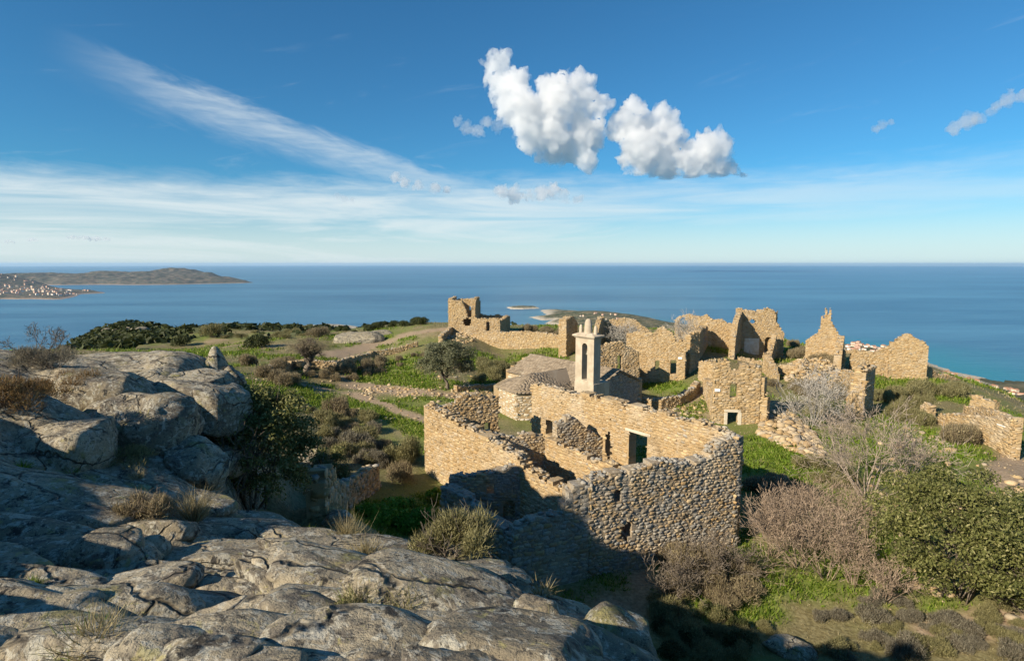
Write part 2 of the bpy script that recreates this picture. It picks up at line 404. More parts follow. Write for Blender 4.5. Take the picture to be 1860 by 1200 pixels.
hz_town = coast('town_hill', [(-160,550),(0,543),(60,543.5),(110,543.8),(122,541),(150,534),(188,532.5),(178,529),(120,526.5),(90,522),(40,519),(-160,518)], 38, 330, MC, 23, nx_=160,
      peaks=[(-70,527,800,150),(-20,524,600,90),(95,538,180,18)])
hz_pen = coast('peninsula', [(985,573),(962,576),(985,582),(1005,581),(980,588),(1010,590),(1000,602),(1010,640),(1300,660),(1480,640),(1330,606),(1235,590),(1180,577),(1120,570),(1060,566),(1020,562),(975,562),(990,567)], 22, 300, MC2, 37, rough=.5, nx_=160,
      peaks=[(1080,575,260,18),(1150,590,400,20)])
coast('islet', [(920,558.5),(940,556.5),(975,557.5),(980,560),(950,561.5),(928,561)], 14, 50, MC2, 41)
hz_right = coast('far_shore', [(1500,626),(1540,624),(1580,628),(1625,636),(1700,661),(1760,684),(1860,711),(2050,760),(2050,1000),(1500,800)], 26, 320, MC2, 43, nx_=130)
coast('surf_rocks', [(383,594),(400,588.5),(425,586.5),(440,590),(430,597),(395,600)], 10, 60, MC2, 47)
coast('rocky_point', [(560,592),(590,588.5),(620,589.5),(650,593),(640,602),(560,602)], 8, 60, MC2, 53)
# ------------------------------------------------------------------ masonry
def stone_material(name, ochre=((.39,.265,.128),(.50,.375,.205),(.455,.365,.245)), grey=(.27,.255,.225), mortar=False, sc=1.0):
    m, g, bs = new_mat(name); P = pos(g)
    c = g.node('ShaderNodeSeparateColor'); g.L.new(attr(g), c.inputs[0]); br, gy, hu = c.outputs[:3]
    n1, n2, n3 = g.noise(P, 1.1, 5, .6), g.noise(P, 7*sc, 6, .65), g.noise(P, 28*sc, 5, .7)
    col = g.mix(g.ss(hu, .1, .6), ochre[0], ochre[1]); col = g.mix(g.ss(hu, .6, .95), col, ochre[2])
    gw = g.m('ADD', gy, g.m('MULTIPLY', g.m('SUBTRACT', n1, .5), .9))
    gcol = g.mix(g.ss(n2, .4, .62), grey, (.38,.365,.32))
    col = g.mix(g.ss(gw, .30, .75), col, gcol)
    wx = g.noise(P, .45, 5, .65); col = g.mix(g.m('MULTIPLY', g.ss(wx, .52, .66), .55), col, (.50,.42,.30)); col = g.mix(g.m('MULTIPLY', g.ss(g.noise(P, .8, 5, .65), .56, .68), .6), col, (.26,.19,.11))
    col = g.mix(g.m('MULTIPLY', g.ss(n2, .58, .70), .5), col, (.085,.075,.06))
    col = g.mix(g.m('MULTIPLY', g.ss(n3, .55, .75), .35), col, (.16,.125,.08))
    k = g.m('ADD', .76, g.m('MULTIPLY', br, .36))
    col = g.mix(1.0, col, g.comb(k, k, k), 'MULTIPLY')
    g.L.new(col, bs.inputs['Base Color'])
    bump(g, bs, g.m('ADD', g.m('MULTIPLY', n2, .7), g.m('MULTIPLY', n3, .35)), .7, .05)
    return m
M_STONE = stone_material('rubble_stone')
M_MORTAR = stone_material('earth_mortar', ((.36,.25,.125),(.42,.31,.175),(.39,.31,.20)), (.20,.185,.16))
M_PALE = stone_material('dressed_stone', ((.50,.43,.32),(.56,.50,.39),(.52,.47,.39)), (.44,.42,.37))

def mk_stones(s0, s1, z0, z1, sw, sh, K, rng, keep, warp=.40):
    """rounded cells of a jittered running bond; keep(s,z)->bool. Returns centres (n,2), rim (n,K,2)"""
    nr = int((z1-z0)/sh)+2; nc = int((s1-s0)/sw)+2
    i, j = np.meshgrid(np.arange(-1, nc+1), np.arange(-1, nr+1))
    S_ = s0+(i+.5*(j % 2)+rng.uniform(-warp, warp, i.shape))*sw
    Z_ = z0+(j+rng.uniform(-warp, warp, i.shape)*.9)*sh+fbm(S_*.6, Z_ * 0 if False else S_*.0+j*.2, 2, 3)*sh*.8
    Wt = rng.normal(0, .62, i.shape)
    R, C = S_.shape
    # blocks: two rim points near each corner, so stones come out four-sided with knocked-off corners
    K = 8; ang = np.radians(np.array([36, 54, 126, 144, 216, 234, 306, 324.]))+rng.normal(0, .11, (R, C, K))
    E = np.stack([np.cos(ang), np.sin(ang)], -1)
    rad = np.full((R, C, K), 1.15)
    for dj in (-2, -1, 0, 1, 2):
        for di in (-2, -1, 0, 1, 2):
            if di == 0 and dj == 0: continue
            jj = np.clip(np.arange(R)+dj, 0, R-1); ii = np.clip(np.arange(C)+di, 0, C-1)
            dx = (S_[np.ix_(jj, ii)]-S_)/sw; dz = (Z_[np.ix_(jj, ii)]-Z_)/sh
            bad = dx*dx+dz*dz < 1e-6
            if dj: dx = dx*.30          # courses: bed joints run nearly level
            else: dz = dz*.30
            d2 = dx*dx+dz*dz
            num = (d2+(Wt-Wt[np.ix_(jj, ii)])*.45)*.5
            den = dx[..., None]*E[...,0]+dz[..., None]*E[...,1]
            r = np.where((den > 1e-3) & ~bad[..., None], num[..., None]/np.maximum(den, 1e-3), 9)
            rad = np.minimum(rad, np.maximum(r, .14))
    c = np.stack([S_.ravel(), Z_.ravel()], 1); rad = rad.reshape(-1, K)
    k = keep(c[:,0], c[:,1]); c, rad, E = c[k], rad[k], E.reshape(-1, K, 2)[k]
    rim = c[:,None,:]+rad[...,None]*E*np.array([sw, sh])
    return c, rim
def stone_geo(c, rim, O, u, n, rng, proud=.05, gap=.90, fine=True):
    """3D rounded stones on the face O + u*s, z up, n outwards. Returns verts (N,V,3), face template, per-stone area"""
    N, K = rim.shape[:2]
    def lift(p, d): # p (N,k,2), d (N,k)
        X = O[0]+u[0]*p[...,0]+n[0]*d; Y = O[1]+u[1]*p[...,0]+n[1]*d
        return np.stack([X, Y, p[...,1]], -1)
    pr = proud*rng.uniform(.2, 1.25, (N, 1)); tilt = rng.normal(0, .28, (N, 2))
    def d_of(p, k):
        q = (p-c[:,None])/np.maximum(np.abs(p-c[:,None]).max((1,2), keepdims=True), 1e-6)
        return pr*(k+(q*tilt[:,None]).sum(-1)*k)
    sc = lambda f: c[:,None]+(rim-c[:,None])*f
    o = sc(gap); 
    if fine:
        p1, p2 = sc(gap*.99), sc(gap*.94)
        jit = rng.normal(0, .12, (N, K))
        V = np.concatenate([lift(o, np.full((N, K), -.04)), lift(p1, d_of(p1, .6)), lift(p2, d_of(p2, 1.0)*(1+jit)), lift(c[:,None], pr*1.06)], 1)
        f = []
        for r in (0, 1):
            for k in range(K):
                a, b = r*K+k, r*K+(k+1) % K; f += [(a, b, b+K), (a, b+K, a+K)]
        f += [(2*K+k, 2*K+(k+1) % K, 3*K) for k in range(K)]
    else:
        p1 = sc(gap*.95)
        V = np.concatenate([lift(o, np.full((N, K), -.012)), lift(p1, d_of(p1, 1.0)), lift(c[:,None], pr*1.05)], 1)
        f = []
        for k in range(K): a, b = k, (k+1) % K; f += [(a, b, b+K), (a, b+K, a+K)]
        f += [(K+k, K+(k+1) % K, 2*K) for k in range(K)]
    f = np.array(f)
    # make faces look along n
    cr = n[0]*u[1]-n[1]*u[0]
    if cr < 0: f = f[:, ::-1]
    d = rim-c[:,None]; area = .5*np.abs((d[:,:,0]*np.roll(d[:,:,1], -1, 1)-d[:,:,1]*np.roll(d[:,:,0], -1, 1)).sum(1))
    return V, f, area
_t = (1+5**.5)/2
ICO_V = np.array([(-1,_t,0),(1,_t,0),(-1,-_t,0),(1,-_t,0),(0,-1,_t),(0,1,_t),(0,-1,-_t),(0,1,-_t),(_t,0,-1),(_t,0,1),(-_t,0,-1),(-_t,0,1)])/math.hypot(1,_t)
ICO_F = np.array([(0,11,5),(0,5,1),(0,1,7),(0,7,10),(0,10,11),(1,5,9),(5,11,4),(11,10,2),(10,7,6),(7,1,8),(3,9,4),(3,4,2),(3,2,6),(3,6,8),(3,8,9),(4,9,5),(2,4,11),(6,2,10),(8,6,7),(9,8,1)])
def subdiv(V, Fc):
    V = list(map(tuple, V)); mid = {}; out = []
    def m(a, b):
        k = (min(a,b), max(a,b))
        if k not in mid:
            p = (np.array(V[a])+np.array(V[b]))/2; p /= np.linalg.norm(p); V.append(tuple(p)); mid[k] = len(V)-1
        return mid[k]
    for a, b, c in Fc:
        x, y, z = m(a,b), m(b,c), m(c,a); out += [(a,x,z),(b,y,x),(c,z,y),(x,y,z)]
    return np.array(V), np.array(out)
ICO2_V, ICO2_F = subdiv(ICO_V, ICO_F)
def rots(n, rng, tilt=1.0):
    """random rotation matrices"""
    q = rng.normal(size=(n, 4)); q[:,0] += (1-tilt)*6; q[:,1:3] *= tilt; q /= np.linalg.norm(q, axis=1, keepdims=True)
    w, x, y, z = q.T
    return np.stack([np.stack([1-2*(y*y+z*z), 2*(x*y-z*w), 2*(x*z+y*w)], -1), np.stack([2*(x*y+z*w), 1-2*(x*x+z*z), 2*(y*z-x*w)], -1), np.stack([2*(x*z-y*w), 2*(y*z+x*w), 1-2*(x*x+y*y)], -1)], 1)
def lumps(P, size, rng, fine=False, flat=(1.0, .75, .55), blocky=.22):
    """angular stones at points P (n,3) with sizes; returns verts (n,V,3) and faces"""
    B, f = (ICO2_V, ICO2_F) if fine else (ICO_V, ICO_F)
    n = len(P); B = np.sign(B)*np.abs(B)**.72
    V = B[None]*(1+rng.normal(0, blocky*.6, (n, len(B), 1)))*np.array(flat)*rng.uniform(.75, 1.3, (n, 1, 3))
    V = np.einsum('nij,nvj->nvi', rots(n, rng, .35), V)*np.asarray(size)[:,None,None]+np.asarray(P)[:,None]
    return V, f
def join(parts):
    """parts: list of (V (n,v,3), f, tint (n,3)) -> verts, faces, tint"""
    vs, fs, ts, o = [], [], [], 0
    for V, f, t in parts:
        n, v = V.shape[:2]
        if n == 0: continue
        vs.append(V.reshape(-1, 3)); fs.append((f[None]+(np.arange(n)*v)[:,None,None]+o).reshape(-1, 3)); ts.append(np.repeat(t, v, 0)); o += n*v
    return np.concatenate(vs), np.concatenate(fs), np.concatenate(ts)
def stint(n, rng, grey=0.0): return np.stack([rng.uniform(0, 1, n), np.clip(rng.normal(grey, .16, n), 0, 1), rng.uniform(0, 1, n)], 1)

SINGLES = []          # (area on screen, builder) of stones big enough to stand as objects of their own
def plan(px, py, depth): return W(px, py, depth)[:2]
def wall(parent, A, B, thick=.6, top=None, openings=(), sw=.34, sh=.21, K=8, grey=.1, seed=1, fine=True, single=False, base=None,
         jag=.10, ends=(1, 1), back=False, name='wall', proud=.022, gap=.995, topstones=1.0, away=True, mat=None):
    rng = np.random.default_rng(seed); A, B = np.array(A, float), np.array(B, float)
    L = np.linalg.norm(B-A); u = (B-A)/L; n = np.array([-u[1], u[0]])
    if np.dot(n, -(A+B)/2) < 0: n = -n
    if not away: n = -n
    O = A
    def onplane(px, py):
        d = px_dir(px, py); t = np.dot(A, n)/np.dot(d[:2], n); p = d*t
        return np.dot(p[:2]-A, u), p[2]
    if top[0][0] > 50:
        tp = sorted(onplane(*p) for p in top)
    else: tp = [(f*L, z) for f, z in top]
    ts, tz = np.array([p[0] for p in tp]), np.array([p[1] for p in tp])
    ss_ = np.linspace(0, L, 30); bz = T(A[0]+u[0]*ss_, A[1]+u[1]*ss_)-.35
    if base is not None: bz = np.minimum(bz*0+base, bz*0+base)
    j1, j2 = rng.uniform(0, 50, 2)
    def topz(s):
        s = np.asarray(s, float)
        st = vnoise(np.floor(s/.33)*3.7+j1, s*0+j2, seed)-.5
        return np.interp(s, ts, tz)+st*2*jag+fbm(s*1.3+j1, s*0+j2, 3, seed)*jag
    basez = lambda s: np.interp(s, ss_, bz)
    ops = []
    for o in openings:
        x0, y0, x1, y1 = o[:4]; a = onplane(x0, y1); b = onplane(x1, y0); c = onplane(x1, y1); d0 = onplane(x0, y0)
        ops.append((min(a[0], b[0]), max(a[0], b[0]), min(a[1], c[1]), max(b[1], d0[1]), o[4] if len(o) > 4 else ''))
    def hole(s, z, grow=0.0):
        h = np.zeros(np.shape(s), bool)
        for s0, s1, z0, z1, kind in ops:
            if kind == 'arch': zt = z1-(s1-s0)*.5*(1-np.sqrt(np.clip(1-((s-(s0+s1)/2)/((s1-s0)/2+1e-6))**2, 0, 1)))
            elif kind == 'rag':
                q = ((s-(s0+s1)/2)/((s1-s0)/2+grow))**2+((z-(z0+z1)/2)/((z1-z0)/2+grow))**2
                h |= q+fbm(s*3, z*3, 2, 5)*1.0 < 1; continue
            else: zt = z1
            h |= (s > s0-grow) & (s < s1+grow) & (z > z0-grow) & (z < zt+grow)
        return h
    # core
    cs = max(.16, min(.3, sw*.8))
    sb = set(np.round(np.linspace(0, L, max(2, int(L/cs)+1)), 4)); zb0, zb1 = float(bz.min()), float(tz.max()+.4)
    zb = set(np.round(np.linspace(zb0, zb1, max(2, int((zb1-zb0)/cs)+1)), 4))
    for s0, s1, z0, z1, k in ops:
        if k != 'rag':
            sb |= {round(min(max(s0, 0), L), 4), round(min(max(s1, 0), L), 4)}; zb |= {round(z0, 4), round(z1, 4)}
    sb = np.array(sorted(sb)); zb = np.array(sorted(zb))
    sm, zm = np.meshgrid((sb[1:]+sb[:-1])/2, (zb[1:]+zb[:-1])/2, indexing='ij')
    occ = (zm < topz(sm)-.04) & (zm > basez(sm)-.3) & ~hole(sm, zm)
    ns, nz = occ.shape; V = {}; vl = []; fl = []
    def vid(i, k, d):
        key = (i, k, d)
        if key not in V:
            p = A+u*sb[i]-n*(thick*d); V[key] = len(vl); vl.append((p[0], p[1], zb[k]))
        return V[key]
    for i in range(ns):
        for k in range(nz):
            if not occ[i, k]: continue
            q = [(i,k),(i+1,k),(i+1,k+1),(i,k+1)]
            fl.append([vid(a, b, 0) for a, b in q]); fl.append([vid(a, b, 1) for a, b in q[::-1]])
            for di, dk, (a, b) in ((-1,0,((i,k+1),(i,k))), (1,0,((i+1,k),(i+1,k+1))), (0,-1,((i,k),(i+1,k))), (0,1,((i+1,k+1),(i,k+1)))):
                ii, kk = i+di, k+dk
                if not (0 <= ii < ns and 0 <= kk < nz and occ[ii, kk]):
                    fl.append([vid(*a, 0), vid(*a, 1), vid(*b, 1), vid(*b, 0)])
    vv = np.array(vl); t = np.stack([np.full(len(vv), .5), np.full(len(vv), grey), rng.uniform(0, 1, len(vv))], 1)
    core = mesh_obj(name, vv, fl, M_MORTAR, parent, tint=t)
    bpy.context.view_layer.update if False else None
    parts = []
    def face(O_, u_, n_, s0, s1, zz0, zz1, keep, gr, big=1.0, cand=False):
        c, rim = mk_stones(s0, s1, zz0, zz1, sw*big, sh*big, K, rng, keep)
        if len(c) == 0: return
        V_, f_, area = stone_geo(c, rim, O_, u_, n_, rng, proud, gap, fine)
        tn = stint(len(c), rng, gr)
        if cand:
            order = np.argsort(-area); mark = np.zeros(len(c), bool)
            for q in order[:single]: mark[q] = True
            for q in np.where(mark)[0]:
                o = mesh_obj('stone', V_[q], f_, mat or M_STONE, core, tint=np.repeat(tn[q:q+1], V_.shape[1], 0))
            V_, tn = V_[~mark], tn[~mark]
        parts.append((V_, f_, tn))
    zmin, zmax = float(bz.min()), float(tz.max()+.3)
    kp = lambda s, z: (s > -.02) & (s < L+.02) & (z < topz(s)-.02) & (z > basez(s)) & ~hole(s, z, .03)
    gv = grey
    face(O, u, n, 0, L, zmin, zmax, kp, gv, cand=bool(single))
    if back: face(A-n*thick, u, -n, 0, L, zmin, zmax, kp, gv)
    for e, s_at, dr in ((0, 0.0, -u), (1, L, u)):
        P0 = A+u*s_at
        if not ends[e] or np.dot(dr, -P0) < 0: continue
        zt = float(topz(np.array([min(max(s_at, .1), L-.1)]))[0]); zb_ = float(basez(s_at))
        face(P0, -n, dr, 0, thick, zb_, zt, lambda s, z, zt=zt, zb_=zb_: (s > .04) & (s < thick-.04) & (z < zt) & (z > zb_), gv, 1.15)
    # loose stones along the broken top
    if topstones:
        m_ = int(L*thick/(sw*sw)*.95*topstones)+2
        s_ = rng.uniform(.05, L-.05, m_); d_ = rng.uniform(0.06, thick-.06, m_); sz = sw*rng.uniform(.22, .58, m_)**1.0
        zt = topz(s_); okk = (zt > basez(s_)+.2) & ~hole(s_, zt-.05)
        P_ = np.stack([A[0]+u[0]*s_-n[0]*d_, A[1]+u[1]*s_-n[1]*d_, zt-.03+sz*.12], 1)[okk]
        V_, f_ = lumps(P_, sz[okk], rng, False)
        parts.append((V_, f_, stint(len(P_), rng, min(.9, grey+.35))))
    v, f, t = join(parts)
    o = mesh_obj('stonework', v, f, mat or M_STONE, core, tint=t); tag(o, kind='stuff')
    core['_u'] = list(u); core['_n'] = list(n)
    return dict(core=core, A=A, u=u, n=n, L=L, on=onplane, top=topz, base=basez, ops=ops)
def box_on(wd, name, px0, py0, px1, py1, proud, depth, mat, parent, tint=(.7,.0,.5), dz=0):
    """slab lying in a wall's face between two photo points (lintels, jambs, sign plates, plaster)"""
    s0, z1 = wd['on'](px0, py0); s1, z0 = wd['on'](px1, py1); s0, s1 = min(s0, s1), max(s0, s1)
    v = []
    for d in (proud, -depth):
        for s, z in ((s0,z0),(s1,z0),(s1,z1),(s0,z1)):
            p = wd['A']+wd['u']*s+wd['n']*d; v.append((p[0], p[1], z))
    f = [(0,1,2,3),(7,6,5,4),(4,5,1,0),(5,6,2,1),(6,7,3,2),(7,4,0,3)]
    o = mesh_obj(name, v, f, mat, parent, tint=np.tile(np.array(tint, float), (8, 1)))
    bv = o.modifiers.new('b', 'BEVEL'); bv.width = min(.03, proud*.5+.004); bv.segments = 2
    return o
# ------------------------------------------------------------------ weathered granite knoll
def rock_material(name, lichen=1.0):
    m, g, bs = new_mat(name); P = pos(g)
    w = g.noise(P, .8, 4, .6, 0, 1)
    Pw = g.vadd(P, g.scale(w, (.5, .5, .5)))
    n1, n2, n3, n4 = g.noise(P, .55, 6, .6), g.noise(Pw, 2.6, 7, .68), g.noise(P, 14, 6, .7), g.noise(Pw, 5.5, 6, .66, .4)
    base = g.mix(g.ss(n1, .35, .65), (.225,.19,.13), (.38,.33,.235))
    base = g.mix(g.ss(n2, .46, .60), base, (.15,.132,.105))
    base = g.mix(g.m('MULTIPLY', g.ss(n4, .53, .61), .9), base, (.42,.40,.325))
    base = g.mix(g.m('MULTIPLY', g.ss(g.noise(P, 3.4, 7, .7, .6), .575, .64), .95), base, (.035,.033,.03))
    base = g.mix(g.m('MULTIPLY', g.ss(g.noise(Pw, 1.3, 7, .7), .56, .66), .7*lichen), base, (.31,.28,.105))
    base = g.mix(g.m('MULTIPLY', g.ss(n3, .5, .75), .45), base, (.09,.083,.07))
    vo = g.node('ShaderNodeTexVoronoi', feature='DISTANCE_TO_EDGE'); vo.inputs['Scale'].default_value = 1.0
    g.put(vo.inputs['Vector'], g.vadd(g.scale(P, (.55, 1.25, 1.5)), g.scale(w, (1.1, 1.1, 1.1))))
    crk = g.m('SUBTRACT', 1.0, g.ss(vo.outputs[0], 0.0, .035)); crk = g.m('MULTIPLY', crk, g.ss(n1, .38, .56))
    base = g.mix(g.m('MULTIPLY', crk, .8), base, (.045,.04,.034))
    sp1, sp2 = g.noise(Pw, 9, 6, .7, .5), g.noise(P, 17, 5, .7, .4)
    base = g.mix(g.m('MULTIPLY', g.ss(sp1, .55, .61), .75), base, (.43,.41,.34))
    base = g.mix(g.m('MULTIPLY', g.ss(sp2, .56, .62), .8), base, (.055,.05,.043))
    base = g.mix(g.m('MULTIPLY', g.ss(g.noise(P, 6.5, 6, .7, .8), .60, .66), .6), base, (.36,.32,.13))
    g.L.new(base, bs.inputs['Base Color'])
    lay = g.noise(g.scale(P, (.9, 1.4, 3.0)), 1.1, 5, .6, .4)
    h = g.m('ADD', g.m('MULTIPLY', n3, .10), g.m('ADD', g.m('MULTIPLY', n2, .28), g.m('MULTIPLY', lay, .35)))
    h = g.m('ADD', h, g.m('MULTIPLY', g.noise(P, 45, 4, .7), .035))
    h = g.m('SUBTRACT', h, g.m('MULTIPLY', crk, .22))
    bump(g, bs, h, .95, .28)
    return m
M_ROCK = rock_material('lichen_granite')
# whaleback slabs: (px, py, half length m, half width m, height m, turn deg)
ROCK_LIST = [
    (480,1000,1.6,.55,.50,14),(590,1000,1.5,.6,.45,-6),(420,1045,1.5,.42,.50,12),(640,1050,1.5,.55,.5,-8),(330,1110,1.2,.40,.48,16),(560,1110,1.3,.38,.42,8),
    (480,1170,1.1,.32,.38,14),(760,1120,1.0,.45,.40,-6),(850,1105,1.3,.5,.42,-10),(990,1152,.7,.38,.30,-16),(900,1170,.8,.4,.35,-4),(1085,1188,.55,.3,.25,-22),(680,1180,.9,.35,.36,4),
    (100,1120,1.3,.5,.45,8),(60,1180,.8,.4,.35,0),(170,1030,.7,.42,.55,10),(255,1015,.38,.32,.35,0),(80,1000,1.6,.5,.4,2),(140,960,1.9,.5,.45,-4),(40,930,1.8,.5,.4,4),(230,950,1.2,.5,.4,-10),
    (300,905,1.5,.6,.4,-4),(60,885,2.4,.7,.35,2),(460,950,1.4,.55,.38,-3),(610,945,.6,.5,.45,0),(560,975,1.1,.4,.3,-8),
    (75,812,1.8,1.2,2.6,-4),(240,800,1.5,1.3,2.3,-14),(330,750,2.0,1.5,2.2,-12),(170,725,2.4,1.6,1.7,-4),(330,700,1.7,1.1,1.7,-6),(413,722,.7,.8,3.6,6),(60,700,2.6,1.6,.8,4),
    (230,660,3.5,2,.8,-4),(40,660,3.2,1.8,.7,6),(300,850,1.0,.8,.8,-20),(380,840,1.1,.9,.9,-24),(565,840,.8,.9,3.4,-20),(200,850,.9,.6,.5,10),
    (1430,1185,1.0,.5,.5,-14),(1270,1190,.6,.4,.4,-10),(770,1050,.6,.35,.3,-24),(850,1075,.7,.35,.28,-20)]
def slabs():
    L = []
    for px, py, a, b, h, t in ROCK_LIST:
        if py < 880: p = G(px, py); L.append((p[0], p[1], a, b, h, math.radians(t)))
    r = np.random.default_rng(5)
    for k in range(150):
        x, y = r.uniform(-26, 7), r.uniform(-3, 21)
        s = r.uniform(.7, 1.9)*(1+.05*y)
        L.append((x, y, s*r.uniform(1.0, 1.9), s*r.uniform(.4, .75), s*r.uniform(.22, .5)*(.2+.8*min(1, math.hypot(x, y)/9)), math.radians(r.normal(4, 16))))
    return L
SLABS = slabs()
def rock_h(x, y):
    wx = x+fbm(x*.9, y*.9, 3, 81)*.35; wy = y+fbm(x*.9+40, y*.9, 3, 83)*.35
    best = np.full(x.shape, -.42)
    for sx, sy, a, b, h, t in SLABS:
        c, s = math.cos(t), math.sin(t); k = (abs(wx-sx) < 1.3*a+b) & (abs(wy-sy) < 1.3*a+b)
        if not k.any(): continue
        dx, dy = wx[k]-sx, wy[k]-sy
        u, v = (dx*c+dy*s)/a, (-dx*s+dy*c)/b
        v = np.where(v < 0, v*1.2, v*.85)
        q = np.abs(u)**2.6+np.abs(v)**2.6
        best[k] = np.maximum(best[k], np.where(q < 1, h*((1-np.minimum(q, 1))**.5-.62), -.5))
    crag = np.abs(fbm(x*1.5, y*3.2, 5, 91, .55)); fine = fbm(x*6, y*8, 5, 95, .6)
    return best-crag*.12+fine*.05+fbm(x*2.2, y*2.6, 3, 97)*.10
def make_rock():
    x, y, f = polar(-70, 46, 560, 1.2, 31, 340)
    k = rock_mask(x, y); h = rock_h(x, y)
    z = T(x, y)*0+T0(x, y)+h*k+.05*k-(1-k)*.55
    keep = (k[f] > .02).any(1)
    R = o = mesh_obj('rock_outcrop', np.c_[x, y, z], f[keep], M_ROCK, smooth=True); tag(o, kind='structure')
    # the same outcrop going on behind and beside the camera
    x, y, f = polar(46, 290, 150, 1.1, 36, 110)
    k = np.clip((T0(x, y)+7.5)/1.3, 0, 1)
    z = T0(x, y)+rock_h(x, y)*k-(1-k)*.55
    o = mesh_obj('rock_hilltop', np.c_[x, y, z], f, M_ROCK, smooth=True); tag(o, kind='structure')
    return R
def RockZ(x, y):
    x = np.array([float(x)]); y = np.array([float(y)]); k = rock_mask(x, y)
    return float(np.maximum(T(x, y), T0(x, y)+rock_h(x, y)*k+.05*k-(1-k)*.55)[0])
def GR(px, py, near=1.6):
    """first hit on rock or ground"""
    d = px_dir(px, py); D = np.exp(np.linspace(math.log(near), math.log(60), 700)); X = d[0]/d[1]*D; Z = d[2]/d[1]*D
    k = rock_mask(X, D); R = np.maximum(T(X, D), T0(X, D)+rock_h(X, D)*k+.05*k-(1-k)*.55)
    i = np.where(Z < R)[0]
    if not len(i): return G(px, py)
    return np.array([X[i[0]], D[i[0]], R[i[0]]])

from mathutils import noise as mnoise
ICO3 = subdiv(ICO2_V, ICO2_F); ICO4 = subdiv(*ICO3)
def boulder_geo(c, dim, rz, tilt, seed, fine=True, block=.62, rough=1.0):
    V, f = ICO4 if fine else ICO3
    V = np.sign(V)*np.abs(V)**block
    rng = np.random.default_rng(seed); o = rng.uniform(0, 90, 3); k = 1.0/max(dim)
    for _ in range(13):
        q = rng.normal(size=3); q /= np.linalg.norm(q); sup = (V@q).max(); V = V-np.outer(np.maximum(0, V@q-sup*rng.uniform(.66, .93)), q)
    V = V*np.array(dim)
    n1 = np.array([mnoise.fractal(Vector(v*k*1.3+o), .9, 2.1, 5) for v in V]); n2 = np.array([mnoise.ridged_multi_fractal(Vector(v*1.8*np.array([.6,1,2.6])+o), .9, 2.2, 4, 1.0, 2.0) for v in V])
    N = V/np.array(dim)**2; N /= np.linalg.norm(N, axis=1, keepdims=True)+1e-9
    V = V+N*((n1*.15*min(dim)*rough)-(n2-1.0)*.06*rough*min(1, min(dim)*2.2))[:,None]
    R = np.array((Matrix.Rotation(rz, 3, 'Z') @ Matrix.Rotation(tilt[0], 3, 'X') @ Matrix.Rotation(tilt[1], 3, 'Y')))
    return V@R.T+np.array(c), f
def make_slabs(parent):
    """the separate whaleback ledges of the outcrop"""
    r = np.random.default_rng(15)
    for i, (px, py, a, b, h, t) in enumerate(ROCK_LIST):
        if py < 880 or px > 1200: continue
        p = GR(px, py, 2.2)
        v, f = boulder_geo((p[0], p[1]+b*.4, p[2]-h*.46), (a*.80, b*.95, h*.52), math.radians(t), (math.radians(r.normal(-6, 5)), math.radians(r.normal(7, 4))), 30+i)
        mesh_obj('rock_ledge', v, f, M_ROCK, parent, smooth=True)
    for i in range(80):
        px, py = r.uniform(0, 1000), r.uniform(930, 1195)
        p = GR(px, py, 2.2)
        if p[1] > 10.5: continue
        s = r.uniform(.25, .6)*p[1]/6
        v, f = boulder_geo((p[0], p[1], p[2]-s*.22), (s*r.uniform(1.2, 2.4), s*.75, s*.36), math.radians(r.normal(6, 14)), (math.radians(r.normal(-5, 6)), math.radians(r.normal(7, 5))), 130+i, False)
        mesh_obj('rock_ledge', v, f, M_ROCK, parent, smooth=True)
OUTCROP = make_rock(); make_slabs(OUTCROP)
def boulder(label, px, py, a, b, c, rz, seed, up=.3, tilt=(0, 0), block=.66, near=1.6, rough=1.0):
    """a single boulder resting where the photo shows its middle"""
    p = GR(px, py, near); v, f = boulder_geo((p[0], p[1]+b*.6, p[2]+c*(up-.5)), (a, b, c), math.radians(rz), (math.radians(tilt[0]), math.radians(tilt[1])), seed, True, block, rough)
    return tag(mesh_obj('boulder', v, f, M_ROCK, smooth=True), label, 'boulder')
boulder('pointed lichen covered boulder wedged between the lower slabs', 165, 1035, .52, .42, .36, 6, 1, .5, (0, 12), .66)
boulder('small rounded boulder beside the pointed one', 256, 1022, .24, .24, .24, 0, 2, .5)
boulder('large square faced shaded boulder below the rusty heath cushion', 75, 825, .98, .8, .66, -4, 3, .42, (-6, 3), .5)
boulder('tall shaded boulder with a dark crack behind the square one', 245, 800, .90, .9, .85, -10, 4, .42, (-10, 6), .52)
boulder('broad shaded boulder above the evergreen shrub', 325, 742, 1.45, 1.2, .75, -12, 5, .36, (-8, 10), .55)
boulder('long shaded rock slab under the heath cushion', 150, 725, 1.7, 1.2, .6, -4, 6, .3, (-6, 4), .55)
boulder('blocky rock with a flat top at the rim of the outcrop', 335, 705, 1.0, .8, .5, -8, 7, .34, (-4, 6), .5)
boulder('upright pointed rock standing alone at the rim', 413, 722, .44, .5, .72, 6, 8, .45, (0, 4), .8)
boulder('low rock wedge below the tall shaded boulder', 330, 858, .8, .6, .55, -20, 9, .5, (0, 14), .65)
boulder('leaning rock beside the cleft with dead grass', 390, 850, .6, .6, .5, -24, 10, .5, (0, 16), .65)
boulder('dark lichen rock at the lower rim of the knoll', 1440, 1195, .95, .55, .42, -12, 11, .5, (0, 8), .66)
boulder('mossy flat rock above the gully plants', 610, 955, .55, .42, .36, 0, 12, .5, (0, 4), .6)
boulder('grey rock face standing behind the evergreen shrub', 562, 850, .6, .7, 1.3, -10, 13, .5, (0, 0), .62, 12)
boulder('small rock set in the mossy cushion', 985, 1135, .22, .18, .17, 20, 14, .5, (0, 10), .66)
boulder('small rounded rock on the brink of the outcrop', 1130, 1185, .36, .26, .2, -18, 15, .35, (0, 14), .66)
